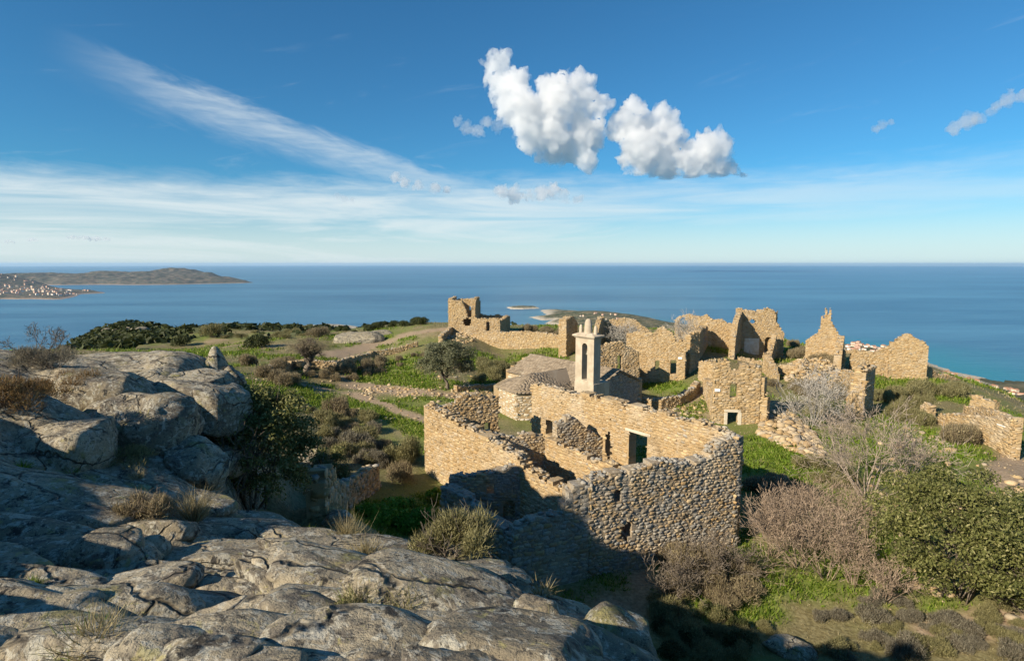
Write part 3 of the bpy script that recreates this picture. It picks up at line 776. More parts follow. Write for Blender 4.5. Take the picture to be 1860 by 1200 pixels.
boulder('pale boulder on the grassy hill by the sandy track', 650, 622, 4.2, 2.2, 1.6, 8, 16, .55, (0, 0), .6, 60)
boulder('second pale boulder beside the sandy track', 690, 610, 2.0, 1.4, 1.0, 8, 17, .5, (0, 0), .62, 60)

r = np.random.default_rng(3)
for i in range(9):
    q = G(200+i*16+r.uniform(-6, 6), 597+r.uniform(-3, 4)+abs(i-4)*1.2+2, 180); a = r.uniform(.9, 2.3)
    v, f = boulder_geo((q[0], q[1], q[2]+a*.15), (a, a*.8, a*.55), r.uniform(0, 3), (0, 0), 60+i, False)
    tag(mesh_obj('boulder', v, f, M_ROCK, smooth=True), 'pale rock on top of the dark scrub hill', 'boulder', 'pale rocks on the scrub hill')
# ------------------------------------------------------------------ the big roofless house
def main_house():
    H = empty('ruined_house', 'large roofless stone house with walled annex below the chapel, broken uneven wall tops', 'ruin', (3, 27, -13.4))
    A, B = plan(1073,885,23.2), plan(1347,790,26.0)
    dfr = (B-A)/np.linalg.norm(B-A)
    N = A-dfr*3.45
    Fp = plan(772,738,33.0); dl = (Fp-A)/np.linalg.norm(Fp-A)
    Lp = N+dl*5.3; Mp = A+dl*4.5
    Cp = plan(966,700,37.5)
    Gp = Fp+dfr*4.6
    kw = dict(sw=.235, sh=.135, K=10, topstones=1.8)
    wall(H, A, B, .7, [(1073,872),(1085,866),(1110,862),(1150,858),(1180,847),(1200,840),(1235,839),(1270,835),(1290,829),(1300,817),(1310,805),(1330,795),(1347,790)],
         [(1112,892,1130,913,'rag'),(1126,950,1149,979,'rag')], grey=.55, seed=11, single=130, name='front_wall', proud=.038, gap=.98, **kw)
    wall(H, N, A-dfr*.05, .65, [(930,964),(961,955),(981,940),(1024,931),(1027,914),(1038,895),(1050,886),(1072,875)], grey=.6, seed=12, single=45, name='annex_front_wall', ends=(0,0),
         sw=.30, sh=.17, K=11)
    wall(H, Lp, N, .65, [(802,880),(840,905),(880,944),(915,962),(930,966)], proud=.045, grey=.6, seed=13, single=45, name='annex_side_wall', sw=.28, sh=.165, K=11)
    wall(H, Lp+np.array([.3,.55]), Mp, .6, [(806,872),(830,866),(860,862),(890,858),(920,851),(945,847)], [(884,878,897,896),(914,908,936,946,'arch')], grey=.55, seed=14, name='annex_rear_wall', ends=(0,0), **kw)
    kw['fine'] = False
    wall(H, A, Fp, .7, [(1073,878),(1035,884),(1017,882),(989,871),(962,856),(945,843),(940,827),(919,816),(903,805),(877,797),(855,779),(828,766),(806,753),(787,741),(770,740)],
         grey=.12, seed=15, single=60, name='side_wall', **kw)
    wall(H, Fp+dfr*.05, Gp, .6, [(772,738),(790,732),(800,741),(820,734),(840,721),(868,715),(880,721),(897,722)], [(880,768,892,790)], grey=.2, seed=16, name='end_wall', jag=.16, **kw)
    bw = wall(H, Cp, B-dfr*.3, .65, [(958,704),(970,698),(995,701),(1024,713),(1058,714),(1085,722),(1128,731),(1133,741),(1146,737),(1176,745),(1210,752),(1232,763),(1262,763),(1289,773),(1320,787),(1345,791)],
         [(991,765,1005,788),(1141,788,1176,850),(1097,786,1111,832,'rag')], grey=.15, seed=17, name='back_wall', single=20, **kw)  # last ragged opening stands in for a partition's shadow, no real doorway
    box_on(bw, 'lintel', 986, 757, 1011, 765, .06, .4, M_PALE, bw['core']); box_on(bw, 'lintel', 1136, 781, 1182, 789, .05, .45, M_PALE, bw['core'])
    # inner partitions
    p1 = plan(990,797,31.0); p2 = plan(1118,850,26.9)
    wall(H, p1, p2, .55, [(988,797),(1020,806),(1050,822),(1080,838),(1118,850)], grey=.15, seed=18, name='partition_wall', **kw)
    q = p1-dfr*3.7
    wall(H, q, p1, .55, [(880,786),(920,792),(945,792),(970,788),(992,797)], grey=.4, seed=19, name='partition_wall', jag=.16, **kw)
    r0 = np.array([2.55, 31.4]); wall(H, r0, r0+dfr*3.6, .6, [(1012,778),(1034,757),(1050,760),(1066,778),(1085,794),(1102,806)], grey=.5, seed=20, name='partition_wall', jag=.15, **kw)
    # fallen stone on the floor inside
    rng = np.random.default_rng(4); n = 420
    a, b = rng.uniform(.06, .94, n), rng.uniform(.05, .95, n)
    P = A[None]+(Fp-A)[None]*a[:,None]+(dfr*7.0)[None]*b[:,None]; z = T(P[:,0], P[:,1]); sz = rng.uniform(.07, .24, n)
    V, f = lumps(np.c_[P, z+sz*.2], sz, rng); v, f, t = join([(V, f, stint(n, rng, .3))])
    tag(mesh_obj('fallen_stones', v, f, M_STONE, H, tint=t), kind='stuff')
main_house()
# ------------------------------------------------------------------ chapel
def hull_box(pts, z0, z1): 
    n = len(pts); v = [(p[0], p[1], z0) for p in pts]+[(p[0], p[1], z1) for p in pts]
    f = [[i, (i+1) % n, n+(i+1) % n, n+i] for i in range(n)]+[list(range(n))[::-1], list(range(n, 2*n))]
    return v, f
def slab_roof_mat():
    m, g, bs = new_mat('roof_slabs'); P = pos(g)
    c = g.node('ShaderNodeSeparateColor'); g.L.new(attr(g), c.inputs[0])
    n = g.noise(P, 9, 6, .65); n1 = g.noise(P, 1.2, 5, .6)
    col = g.mix(c.outputs[0], (.18,.143,.10), (.31,.25,.18)); col = g.mix(g.m('MULTIPLY', g.ss(n, .5, .7), .5), col, (.17,.145,.11))
    col = g.mix(g.m('MULTIPLY', g.ss(n1, .5, .65), .4), col, (.28,.245,.19))
    g.L.new(col, bs.inputs['Base Color']); bump(g, bs, n, .5, .03); return m
M_ROOF = slab_roof_mat()
def plaster_mat(name, a, b, stain):
    m, g, bs = new_mat(name); P = pos(g)
    n, n2, n3 = g.noise(P, 1.6, 6, .65), g.noise(P, 7, 6, .65), g.noise(g.scale(P, (3, 3, .5)), 1.2, 5, .6)
    col = g.mix(g.ss(n, .35, .65), a, b); col = g.mix(g.m('MULTIPLY', g.ss(n3, .52, .7), .5), col, stain); col = g.mix(g.m('MULTIPLY', g.ss(n2, .6, .75), .4), col, stain)
    g.L.new(col, bs.inputs['Base Color']); bump(g, bs, n2, .35, .03); return m
M_PLAST = plaster_mat('limewash', (.40,.335,.245), (.51,.435,.33), (.26,.21,.145))
M_WHITE = plaster_mat('white_plate', (.80,.79,.76), (.82,.81,.79), (.66,.64,.60))
M_DOOR = new_mat('dark_interior')[0]; M_DOOR.node_tree.nodes['Principled BSDF'].inputs['Base Color'].default_value = (.05,.038,.028,1)
M_BRONZE = new_mat('bronze')[0]; _b = M_BRONZE.node_tree.nodes['Principled BSDF']; _b.inputs['Base Color'].default_value = (.22,.20,.16,1); _b.inputs['Metallic'].default_value = .7; _b.inputs['Roughness'].default_value = .5
def slab_plane(parent, poly, seed, name='roof', step=.21, width=.34):
    """roof pitch covered with overlapping stone slabs; poly: eave-left, eave-right, top-right, top-left (3D)"""
    rng = np.random.default_rng(seed); P = [np.array(p, float) for p in poly]
    n = np.cross(P[1]-P[0], P[-1]-P[0]); n /= np.linalg.norm(n)
    if n[2] < 0: n = -n
    v = [tuple(p) for p in P]+[tuple(p-n*.12) for p in P]; k = len(P)
    f = [list(range(k)), list(range(k, 2*k))[::-1]]+[[i, (i+1) % k, k+(i+1) % k, k+i][::-1] for i in range(k)]
    deck = mesh_obj(name, v, f, M_ROOF, parent, tint=np.tile([.3,.3,.3], (2*k, 1)))
    e = P[1]-P[0]; Le = np.linalg.norm(e); e = e/Le; up = np.cross(n, e)
    if up[2] < 0: up = -up
    pl = np.array([[np.dot(p-P[0], e), np.dot(p-P[0], up)] for p in P])
    Hh = pl[:,1].max(); vs, fs, ts = [], [], []; r = 0; b = -.06
    while b < Hh-.05:
        h = step*rng.uniform(.85, 1.15); s = pl[:,0].min()-.3+rng.uniform(0, width)
        while s < pl[:,0].max()+.2:
            w = width*rng.uniform(.6, 1.45)
            c = np.array([[s+w/2, b+h/2]])
            if in_poly(c[:,0], c[:,1], pl)[0]:
                t0, t1 = .034+rng.uniform(0, .014), .014; o = len(vs)
                lim = lambda x: x
                for (x, y, t) in ((s+.012, b-.05+rng.uniform(-.02,.02), t0), (s+w-.012, b-.05+rng.uniform(-.02,.02), t0), (s+w-.012, b+h, t1), (s+.012, b+h, t1)):
                    q = P[0]+e*x+up*y; vs.append(q+n*t)
                for (x, y) in ((s+.012, b-.05), (s+w-.012, b-.05), (s+w-.012, b+h), (s+.012, b+h)):
                    vs.append(P[0]+e*x+up*y+n*.004)
                fs += [(o,o+1,o+2),(o,o+2,o+3),(o+4,o+5,o+1),(o+4,o+1,o),(o+5,o+6,o+2),(o+5,o+2,o+1),(o+7,o+4,o),(o+7,o,o+3)]
                ts += [[rng.uniform(0, 1)]*3]*8
            s += w
        b += h
    if vs: tag(mesh_obj('roof_slabs', np.array(vs), np.array(fs), M_ROOF, deck, tint=np.array(ts)), kind='stuff')
    return deck
def chapel():
    C = empty('chapel', 'small restored stone chapel with slab roof, polygonal apse and pale bell tower', 'chapel', (3, 52, -13.3))
    U = np.array([.655,-.755]); Oo = np.array([-.755,-.655])
    Fl = np.array([-.27, 55.9]); at = lambda u, o: Fl+U*u+Oo*o
    ZG, ZE, ZR = -14.0, -10.6, -9.3
    Ln, Wn = 11.2, 6.1
    kw = dict(sw=.40, sh=.19, K=9, fine=False, jag=0, topstones=0, gap=.99, proud=.012, ends=(0,0), mat=M_PALE)
    zt = lambda z: [(0, z), (1, z)]
    fl, fr, rr, rl = at(0,0), at(Ln,0), at(Ln,-Wn), at(0,-Wn)
    wall(C, fl, fr, .5, zt(ZE), seed=31, grey=.05, **kw)
    wall(C, fr, rr, .5, [(0, ZE), (.5, ZR-.03), (1, ZE)], seed=32, grey=.75, **{**kw, 'mat': M_STONE, 'sw': .4, 'sh': .22})
    wall(C, rl, rr, .5, zt(ZE), seed=33, grey=.2, **kw); wall(C, fl, rl, .5, [(0, ZE), (.5, ZR-.03), (1, ZE)], seed=34, grey=.1, **kw)
    v3 = lambda p, z: (p[0], p[1], z)
    ov = .18
    slab_plane(C, [v3(at(-ov, ov), ZE-.03), v3(at(Ln+ov, ov), ZE-.03), v3(at(Ln+ov, -Wn/2), ZR+.05), v3(at(-ov, -Wn/2), ZR+.05)], 5)
    slab_plane(C, [v3(at(Ln+ov, -Wn-ov), ZE-.03), v3(at(-ov, -Wn-ov), ZE-.03), v3(at(-ov, -Wn/2), ZR+.05), v3(at(Ln+ov, -Wn/2), ZR+.05)], 6)
    # apse
    ap = [at(2.9,0), at(2.95,2.7), at(4.35,5.0), at(7.2,5.4), at(9.0,3.0), at(9.0,0)]
    za = -10.75; apx = at(5.75, 2.6); zx = -9.72
    for i in range(5):
        wall(C, ap[i], ap[i+1], .45, zt(za), seed=41+i, grey=.03, name='apse_wall', **kw)
    exp = lambda p: apx+(p-apx)*1.05
    rid = at(6.0, -2.2)
    tri = [(ap[1], ap[2]), (ap[2], ap[3]), (ap[3], ap[4])]
    for i, (a, b) in enumerate(tri):
        slab_plane(C, [v3(exp(a), za-.02), v3(exp(b), za-.02), v3(apx, zx)], 51+i, 'apse_roof', .2, .3)
    slab_plane(C, [v3(exp(ap[0]), za-.02), v3(exp(ap[1]), za-.02), v3(apx, zx), v3(rid, zx+.02)], 55, 'apse_roof', .2, .3)
    slab_plane(C, [v3(exp(ap[4]), za-.02), v3(exp(ap[5]), za-.02), v3(rid, zx+.02), v3(apx, zx)], 56, 'apse_roof', .2, .3)
    # bell tower: block with an open arched bell niche, cornice and three finials
    T2 = np.array([6.62, 45.5]); tw, td = 2.0, .85
    tp = lambda a, d: T2-U*a-Oo*d          # a from right to left along the front, d backwards
    zc = -6.05
    def block(name, a0, a1, d0, d1, z0, z1, mat=M_PLAST, bev=.03, par=C):
        v, f = hull_box([tp(a0,d0), tp(a1,d0), tp(a1,d1), tp(a0,d1)], z0, z1)
        o = mesh_obj(name, v, f, mat, par, tint=np.tile([.6,.05,.5], (8, 1)))
        # outward normals whichever way round the plan runs
        import bmesh; bm = bmesh.new(); bm.from_mesh(o.data); bmesh.ops.recalc_face_normals(bm, faces=bm.faces); bm.to_mesh(o.data); bm.free()
        b = o.modifiers.new('b', 'BEVEL'); b.width = bev; b.segments = 2; return o
    base = block('tower_base', -.06, tw+.04, -.05, 2.0, ZG, -9.75)
    nz0, nz1 = -9.72, -6.75; c0, c1 = .70, 1.28      # niche
    # shaft with arched hole, one mesh
    pr = [(0, -9.75), (0, zc), (tw, zc), (tw, -9.75)]
    arc = [(c1, nz0+.2)]+[((c0+c1)/2+(c1-c0)/2*math.cos(t), nz1+(c1-c0)/2*math.sin(t)) for t in np.linspace(0, PI, 13)]+[(c0, nz0+.2)]
    na = len(arc); path = []
    hl = zc-nz1
    for k in range(na-2):
        if k <= 3: path.append((tw, nz1+hl*k/3))
        elif k <= 9: path.append((tw-tw*(k-3)/6, zc))
        else: path.append((0, zc-hl*(k-9)/3))
    path = [(tw, nz0+.2)]+path+[(0, nz0+.2)]
    V, Fa = [], []
    for d in (0, td):
        for a, z in arc+path+[(tw, -9.75), (0, -9.75)]: V.append((*tp(a, d), z))
    n2 = 2*na+2
    for o in (0, n2):
        for k in range(na-1): Fa.append([o+k, o+k+1, o+na+k+1, o+na+k])
        Fa.append([o+0, o+na-1, o+2*na-1, o+2*na+1, o+2*na, o+na])
    rim = list(range(na, 2*na))+[2*na+1, 2*na]
    for i in range(len(rim)): a, b = rim[i], rim[(i+1) % len(rim)]; Fa.append([a, b, b+n2, a+n2])
    for k in range(na): a, b = k, (k+1) % na; Fa.append([a, b, b+n2, a+n2])
    sh = mesh_obj('bell_tower', V, Fa, M_PLAST, C, tint=np.tile([.6,.05,.5], (len(V), 1)))
    import bmesh; bm = bmesh.new(); bm.from_mesh(sh.data); bmesh.ops.recalc_face_normals(bm, faces=bm.faces); bm.to_mesh(sh.data); bm.free()
    block('cornice', -.10, tw+.10, -.10, td+.10, zc, zc+.10, par=sh); block('cornice', -.22, tw+.22, -.22, td+.22, zc+.10, zc+.24, par=sh)
    v, f = hull_box([tp(-.2,-.2), tp(tw+.2,-.2), tp(tw+.2,td+.2), tp(-.2,td+.2)], zc+.24, zc+.42)
    m = sum(np.array(v[4:]))/4 if False else np.mean(np.array(v[4:]), 0)
    v = v[:4]+[tuple(m+(np.array(q)-m)*np.array([.55,.55,1])) for q in v[4:]]
    mesh_obj('cap', v, f, M_PLAST, sh, tint=np.tile([.5,.3,.5], (8, 1)))
    def finial(a, r0, r1, h):
        c = tp(a, td/2); vs = []; k = 10; pro = [(0, r0), (.75*h, (r0+r1)/2+.01), (.92*h, r1), (h, r1*.55)]
        for z, r in pro: vs += [(c[0]+r*math.cos(2*PI*i/k), c[1]+r*math.sin(2*PI*i/k), zc+.26+z) for i in range(k)]
        fs = [[j*k+i, j*k+(i+1) % k, (j+1)*k+(i+1) % k, (j+1)*k+i] for j in range(3) for i in range(k)]+[[3*k+i for i in range(k)]]
        mesh_obj('finial', vs, fs, M_PLAST, sh, tint=np.tile([.6,.1,.5], (len(vs), 1)), smooth=True)
    finial(tw/2, .36, .22, 1.3); finial(tw-.2, .16, .10, .78); finial(.2, .16, .10, .78)
    # bell
    c = tp((c0+c1)/2, td*.5); vs = []; k = 14
    for r, z in ((.03,.40),(.12,.36),(.15,.2),(.19,.06),(.24,0),(.20,.02)): vs += [(c[0]+r*math.cos(2*PI*i/k), c[1]+r*math.sin(2*PI*i/k), -7.45+z) for i in range(k)]
    fs = [[j*k+i, j*k+(i+1) % k, (j+1)*k+(i+1) % k, (j+1)*k+i] for j in range(5) for i in range(k)]
    mesh_obj('bell', vs, fs, M_BRONZE, sh, smooth=True)
    v, f = hull_box([tp(c0-.05,td*.45), tp(c1+.05,td*.45), tp(c1+.05,td*.55), tp(c0-.05,td*.55)], -7.08, -7.0); mesh_obj('bell_beam', v, f, M_DOOR, sh)
chapel()
# ------------------------------------------------------------------ the other ruins
def ruin(label, cx, cy, d, name='ruined_house', group=None):
    p = W(cx, cy, d); return empty(name, label, 'ruin', (p[0], p[1], Tz(p[0], p[1])), group)
FK = dict(sw=.28, sh=.13, K=8, fine=False, proud=.030, gap=1.0, grey=.06)
def sign(wd, x0, y0, x1, y1, label):
    o = box_on(wd, 'sign_plate', x0, y0, x1, y1, .075, .02, M_WHITE, None); tag(o, label, 'sign', 'white sign plates on the ruins'); return o
# tower house on the upper terrace
R = ruin('square ruined tower house with round hole and doorway above the terrace wall', 865, 600, 94)
a, b = plan(820,600,93), plan(908,602,91.5); bk = np.array([.35, 6.0])
wall(R, a, b, .6, [(820,546),(830,545),(838,547),(843,556),(847,566),(850,577),(862,577),(880,578),(895,578),(908,580)], [(840,578,857,592,'rag'),(883,584,889.5,601)], seed=61, **FK)
wall(R, a+bk*.1, a+bk, .6, [(0,-5.8),(1,-5.6)], seed=62, **FK)
c0 = a+bk; c1 = b+bk+np.array([1.2,0])
wall(R, c0, plan(872,600,98.5), .6, [(820,545),(836,543),(850,542),(866,542),(871,546)], [(852,556,855,563)], seed=63, **FK)
wall(R, plan(872,600,98.3), c1, .6, [(872,570),(890,573),(905,571),(917,575)], seed=64, **FK)
wall(R, plan(863,600,92.6), plan(871.5,600,98.4), .6, [(0,-8.6),(.12,-6.3),(.5,-5.6),(1,-5.7)], seed=65, **FK)
wall(R, b, c1, .6, [(0,-9.3),(.5,-9.0),(1,-8.8)], seed=66, **FK)
def drywall(label, pts, h, th=.6, seed=1, sw=.30, sh=.17, grey=.25, grp=None, name='dry_stone_wall', jag=.1, near=0):
    """low field wall following the ground along photo points"""
    Q = [G(*p, near) for p in pts]; o = empty(name, label, 'wall', tuple(Q[0]), grp)
    for i in range(len(Q)-1):
        A, B = Q[i][:2], Q[i+1][:2]; L = np.linalg.norm(B-A); n = max(2, int(L/1.2)+1); t = np.linspace(0, 1, n)
        z = T(A[0]+(B[0]-A[0])*t, A[1]+(B[1]-A[1])*t)+h
        wall(o, A, B, th, list(zip(t, z)), sw=sw, sh=sh, K=7, fine=False, grey=grey, seed=seed+i, jag=jag, proud=.05, gap=.93, name='wall', ends=(i == 0, i == len(Q)-2), topstones=1.3)
    return o
R = empty('terrace_wall', 'long pale retaining wall holding the terrace under the tower house', 'wall', tuple(W(930,628,89)))
wall(R, plan(826,622,92), plan(1037,632,84.5), .8, [(826,613),(850,608),(880,604),(950,602),(1000,606),(1020,609),(1037,614)], seed=71, **{**FK, 'sw':.28, 'sh':.17, 'grey':.12})
drywall('short dark dry stone wall climbing to the tower house', [(803,622),(828,600)], 1.0, seed=75)
R = ruin('narrow upright wall fragment behind the bell tower', 1038, 610, 80, 'wall_fragment')
wall(R, plan(1028.5,610,79), plan(1049,610,82), 1.2, [(1028,582),(1034,577),(1041,574),(1046,580),(1049,586)], seed=77, **FK)
R = ruin('rounded ruin with collapsed arched back wall behind the windowed house', 1135, 620, 86)
a, b = plan(1084,620,84), plan(1184,620,83)
wall(R, a, b, .7, [(1084,588),(1095,584),(1102,584),(1112,581),(1134,577),(1155,582),(1169,592),(1184,603)], seed=79, **FK)
wall(R, plan(1086,620,77), plan(1097,620,83.7), .7, [(0,-9.3),(.4,-8.0),(.7,-7.6),(1,-7.9)], seed=80, **FK)
# windowed house
R = ruin('two storey ruined house facade with dark windows behind the chapel', 1190, 698, 61.5)
w1 = wall(R, plan(1088,690,57.5), plan(1160,690,58.5), .6, [(1088,630),(1110,624),(1132,620),(1136,631),(1150,633),(1160,640)], [(1121,646,1130,671)], seed=81, **FK)
w2 = wall(R, plan(1136,698,63.5), plan(1243,698,61.2), .6, [(1136,606),(1160,603),(1190,604),(1196,597),(1205,592),(1212,600),(1224,606),(1225,619),(1243,618)], [(1189,655,1198,674),(1217,654,1229,679),(1214,690,1226,699)], seed=82, **FK)
wall(R, plan(1243,698,61.4), plan(1250,690,66), .6, [(0,-9.9),(.5,-10.2),(1,-11)], seed=83, **FK)
wall(R, plan(1160,690,58.6), plan(1162,690,63), .6, [(0,-10.2),(.5,-11.2),(1,-11.8)], seed=84, **FK)
sign(w2, 1232, 648, 1239, 652.5, 'small white sign plate on the windowed ruin facade')
# cluster behind
R = ruin('ragged ruin with arched gap and jutting stub wall by the footpath', 1257, 620, 82)
wall(R, plan(1225,620,83), plan(1290,622,81), .7, [(1225,582),(1239,573),(1254,570),(1262,574),(1270,575),(1283,571),(1290,577)], [(1233,577,1250,600,'rag'),(1268,592,1274,604,'rag')], seed=85, **FK)
wall(R, plan(1253,640,66), plan(1268,640,67), .7, [(1253,608),(1260,605),(1268,602)], seed=86, **FK)
wall(R, plan(1269,640,67), plan(1284,640,76), .7, [(0,-8.1),(.4,-8.0),(1,-8.3)], [], seed=87, **FK)
R = ruin('tall broken house ruin with chimney stub and white plaster patch', 1380, 645, 78)
wall(R, plan(1284,640,77), plan(1334,642,76), .6, [(1284,590),(1291,580),(1312,580),(1321,588),(1334,589)], seed=88, **FK)
wall(R, plan(1333,650,69.5), plan(1345,645,78), .7, [(0,-12.2),(.12,-9.5),(.4,-7.4),(.7,-6.8),(1,-6.5)], seed=89, **FK)
w3 = wall(R, plan(1335,645,78), plan(1422,648,77), .8, [(1335,563),(1341,560),(1347,561),(1376,567),(1382,571),(1385,564),(1394,560),(1408,565),(1409,583),(1422,602)], [(1388,612,1404,642,'arch'),(1361,580,1374,587,'rag')], seed=90, **FK)
box_on(w3, 'plaster_patch', 1352, 614, 1378, 644, .06, .05, plaster_mat('flaking_plaster', (.66,.56,.40), (.78,.74,.66), (.45,.30,.15)), w3['core'])
wall(R, plan(1409,650,76), plan(1398,660,69), .6, [(0,-9.4),(.3,-10.4),(.7,-11.3),(1,-12)], seed=91, **FK)
wall(R, plan(1398,650,77.5), plan(1408,650,78), 2.6, [(1396,564),(1408,565)], seed=92, **FK)
# facade with door
R = ruin('roofless house front with stone door frame and arched window', 1335, 775, 45.5)
w4 = wall(R, plan(1294,775,46.3), plan(1378,768,45.8), .65, [(1294,668),(1300,653),(1325,653),(1327,674),(1345,673),(1347,663),(1378,666)], [(1325,697,1342,722,'arch'),(1320,748,1341.5,777)], seed=93, jag=.04, **{**FK, 'sw':.32, 'sh':.14})
wall(R, plan(1378,766,45.9), plan(1392,760,45.5), .65, [(1378,673),(1385,677),(1388,700),(1392,735)], seed=94, **FK)
wall(R, plan(1295,770,46.7), plan(1276,720,56), .55, [(0,-10.3),(.3,-10.9),(1,-11.3)], seed=95, **FK)
for q in ((1315.5,743,1346,749),(1315.5,749,1320.5,776),(1341,749,1346,776)):
    box_on(w4, 'lintel' if q[3] < 750 else 'door_jamb', *q, .05, .3, M_PALE, w4['core'])
sign(w4, 1298, 705.5, 1308, 711, 'small white sign plate on the roofless house front with the door frame')
R = ruin('thick standing wall pier with stepped stone quoins beside grey bare shrub', 1556, 762, 47, 'wall_pier')
wall(R, plan(1546,762,47.2), plan(1567,764,46.6), 3.2, [(1546,672),(1550,667),(1556,664),(1563,666),(1567,671)], seed=96, **{**FK, 'sw':.42, 'sh':.18})
wall(R, plan(1536,742,48.5), plan(1546,745,48.0), 1.6, [(1536,702),(1540,696),(1546,692)], seed=97, **FK)
R = ruin('tall pointed wall pinnacle standing against the sea', 1500, 650, 71, 'wall_pinnacle')
wall(R, plan(1462,650,72), plan(1530,652,70), .8, [(1462,622),(1470,615),(1484,606),(1490,596),(1494,588),(1497,577),(1494,570),(1495,562),(1500,559.5),(1508,560.5),(1510,569),(1506,577),(1511,588),(1519,598),(1526,614),(1530,630)], seed=98, jag=.05, **{**FK, 'sw':.26})
wall(R, plan(1527,670,63), plan(1531,655,70), .8, [(0,-12.4),(.2,-10.6),(.6,-9.4),(1,-8.8)], seed=99, **FK)
R = ruin('gabled end wall ruin with long low wall on the brow above the sea', 1645, 690, 64)
wall(R, plan(1530,680,66.5), plan(1616,684,65), .7, [(1530,634),(1560,636),(1590,639),(1616,628)], [(1534,642,1547,676)], seed=100, **FK)
wall(R, plan(1612,688,64.6), plan(1682,690,63), .7, [(1612,626),(1618,622),(1632,613),(1645,607),(1655,608),(1664,614),(1681,622),(1682,629)], seed=101, jag=.05, **FK)
wall(R, plan(1682,690,64), plan(1745,700,66), .6, [(1682,664),(1692,668),(1705,681),(1725,682),(1745,690)], seed=102, **FK)
R = ruin('low wall stumps and shaded doorway around the lane end', 1270, 690, 62, 'wall_stump')
wall(R, plan(1252,690,63), plan(1273,690,66), .6, [(1252,640),(1262,645),(1273,656)], seed=301, **FK)
wall(R, plan(1268,690,60), plan(1303,700,57), .6, [(1268,656),(1285,655),(1303,664)], seed=302, **FK)
R = ruin('broken low walls on the terrace under the tall ruin', 1430, 688, 62, 'wall_stump')
wall(R, plan(1411,685,62.5), plan(1466,690,61), .6, [(1411,664),(1430,662),(1450,666),(1466,673)], seed=303, **FK)
wall(R, plan(1384,680,64), plan(1405,690,60), .6, [(1384,640),(1392,650),(1400,664),(1405,676)], seed=304, jag=.15, **FK)
wall(R, plan(1340,660,70), plan(1384,664,69), .6, [(1340,648),(1360,652),(1384,656)], seed=305, jag=.15, **FK)
R = ruin('tumbled wall foot joining the pinnacle and the wall pier', 1535, 700, 58, 'wall_stump')
wall(R, plan(1528,720,56), plan(1546,722,53), .7, [(1528,668),(1536,672),(1546,680)], seed=306, jag=.15, **FK)
R = ruin('low wall remains along the brow beyond the gabled wall', 1740, 720, 58, 'wall_stump')
wall(R, plan(1735,735,56), plan(1800,742,54), .6, [(1735,722),(1760,716),(1785,722),(1800,733)], seed=307, jag=.15, **FK)
# low house on the right
R = ruin('low ruined house with tiny square window and flat rubble top', 1790, 820, 40)
w5 = wall(R, plan(1700,800,45.5), plan(1833,828,38.2), .6, [(1700,752),(1722,751),(1747,753),(1780,757),(1807,760),(1833,763)], [(1762,775,1768.5,782.5)], seed=103, jag=.04, **{**FK, 'sw':.38, 'sh':.13})
e0 = plan(1833,828,38.2); wall(R, e0, e0+np.array([2.6, 7.5]), .6, [(0,-10.65),(.5,-10.9),(1,-11.6)], seed=104, **FK)
wall(R, plan(1757,780,50), plan(1802,780,48), .6, [(1757,727),(1780,724),(1802,728)], seed=105, **FK)
wall(R, plan(1667,790,47.5), plan(1683,790,46.5), .6, [(1667,733),(1676,731),(1683,735)], seed=106, **FK)
sign(w5, 1812, 769, 1827, 776, 'white sign plate on the low house with the tiny square window')
# field and lane walls
drywall('curved low lane wall beside the chapel gable', [(1166,742),(1200,745),(1235,738),(1260,724),(1272,708)], .95, seed=110, grey=.3)
drywall('pale dry stone field wall behind the shaded boulders', [(275,668),(340,672),(410,678)], 1.1, seed=120, grey=.2, near=40)
drywall('tumbled dry stone wall around the bare tree', [(490,682),(530,672),(560,668),(612,672)], .9, seed=125)
drywall('thin stone wall line crossing below the grassy hill', [(600,668),(680,648),(760,630)], .8, seed=130)
drywall('stepped stone retaining wall in the gully beside the evergreen shrub', [(592,935),(640,915),(690,885)], 1.3, seed=135, sw=.4, sh=.24)
drywall('low rubble edging under the olive tree', [(830,712),(905,708)], .5, seed=140)
# rubble spreads: loose stones, uncountable
def rubble(label, poly, n, smin, smax, seed, cat='rubble', lift=.0):
    rng = np.random.default_rng(seed); P = np.array(ground_poly(poly)); lo, hi = P.min(0), P.max(0); out = []
    while len(out) < n:
        q = rng.uniform(lo, hi, (n, 2)); q = q[in_poly(q[:,0], q[:,1], P)]; out += list(q)
    q = np.array(out[:n]); sz = smin+(smax-smin)*rng.uniform(0, 1, n)**2.5
    heap = lift*np.clip(seg_dist(q[:,0], q[:,1], list(P)+[P[0]])/1.5, 0, 1)
    V, f = lumps(np.c_[q, T(q[:,0], q[:,1])+sz*.15+heap*rng.uniform(.3, 1, n)], sz, rng)
    v, f, t = join([(V, f, stint(n, rng, .3))]); o = mesh_obj('rubble', v, f, M_STONE, tint=t); tag(o, label, cat, kind='stuff')
rubble('stone rubble spilled below the roofless house front', [(1378,738),(1425,735),(1480,790),(1500,835),(1440,825),(1380,790)], 900, .1, .42, 1, lift=.4)
rubble('pale rubble slope beneath the wall pinnacle', [(1420,690),(1440,655),(1530,665),(1560,700),(1480,712)], 1300, .09, .34, 2, lift=.8)
rubble('stones scattered along the dirt path by the olive tree', [(640,700),(730,700),(900,715),(900,735),(760,722),(640,712)], 350, .06, .24, 3)
rubble('stones scattered over the field', [(420,690),(600,660),(860,650),(900,720),(760,760),(560,760)], 500, .05, .25, 4)
rubble('stones under the tower house', [(800,612),(850,600),(915,606),(900,612),(840,625)], 260, .1, .4, 5)
rubble('stones scattered over the slope below the low house', [(1600,760),(1860,800),(1860,1150),(1640,1150),(1560,1000)], 420, .05, .35, 6)
rubble('stones in the footpath lane', [(1180,740),(1260,735),(1290,690),(1300,780),(1240,770)], 200, .05, .25, 7)
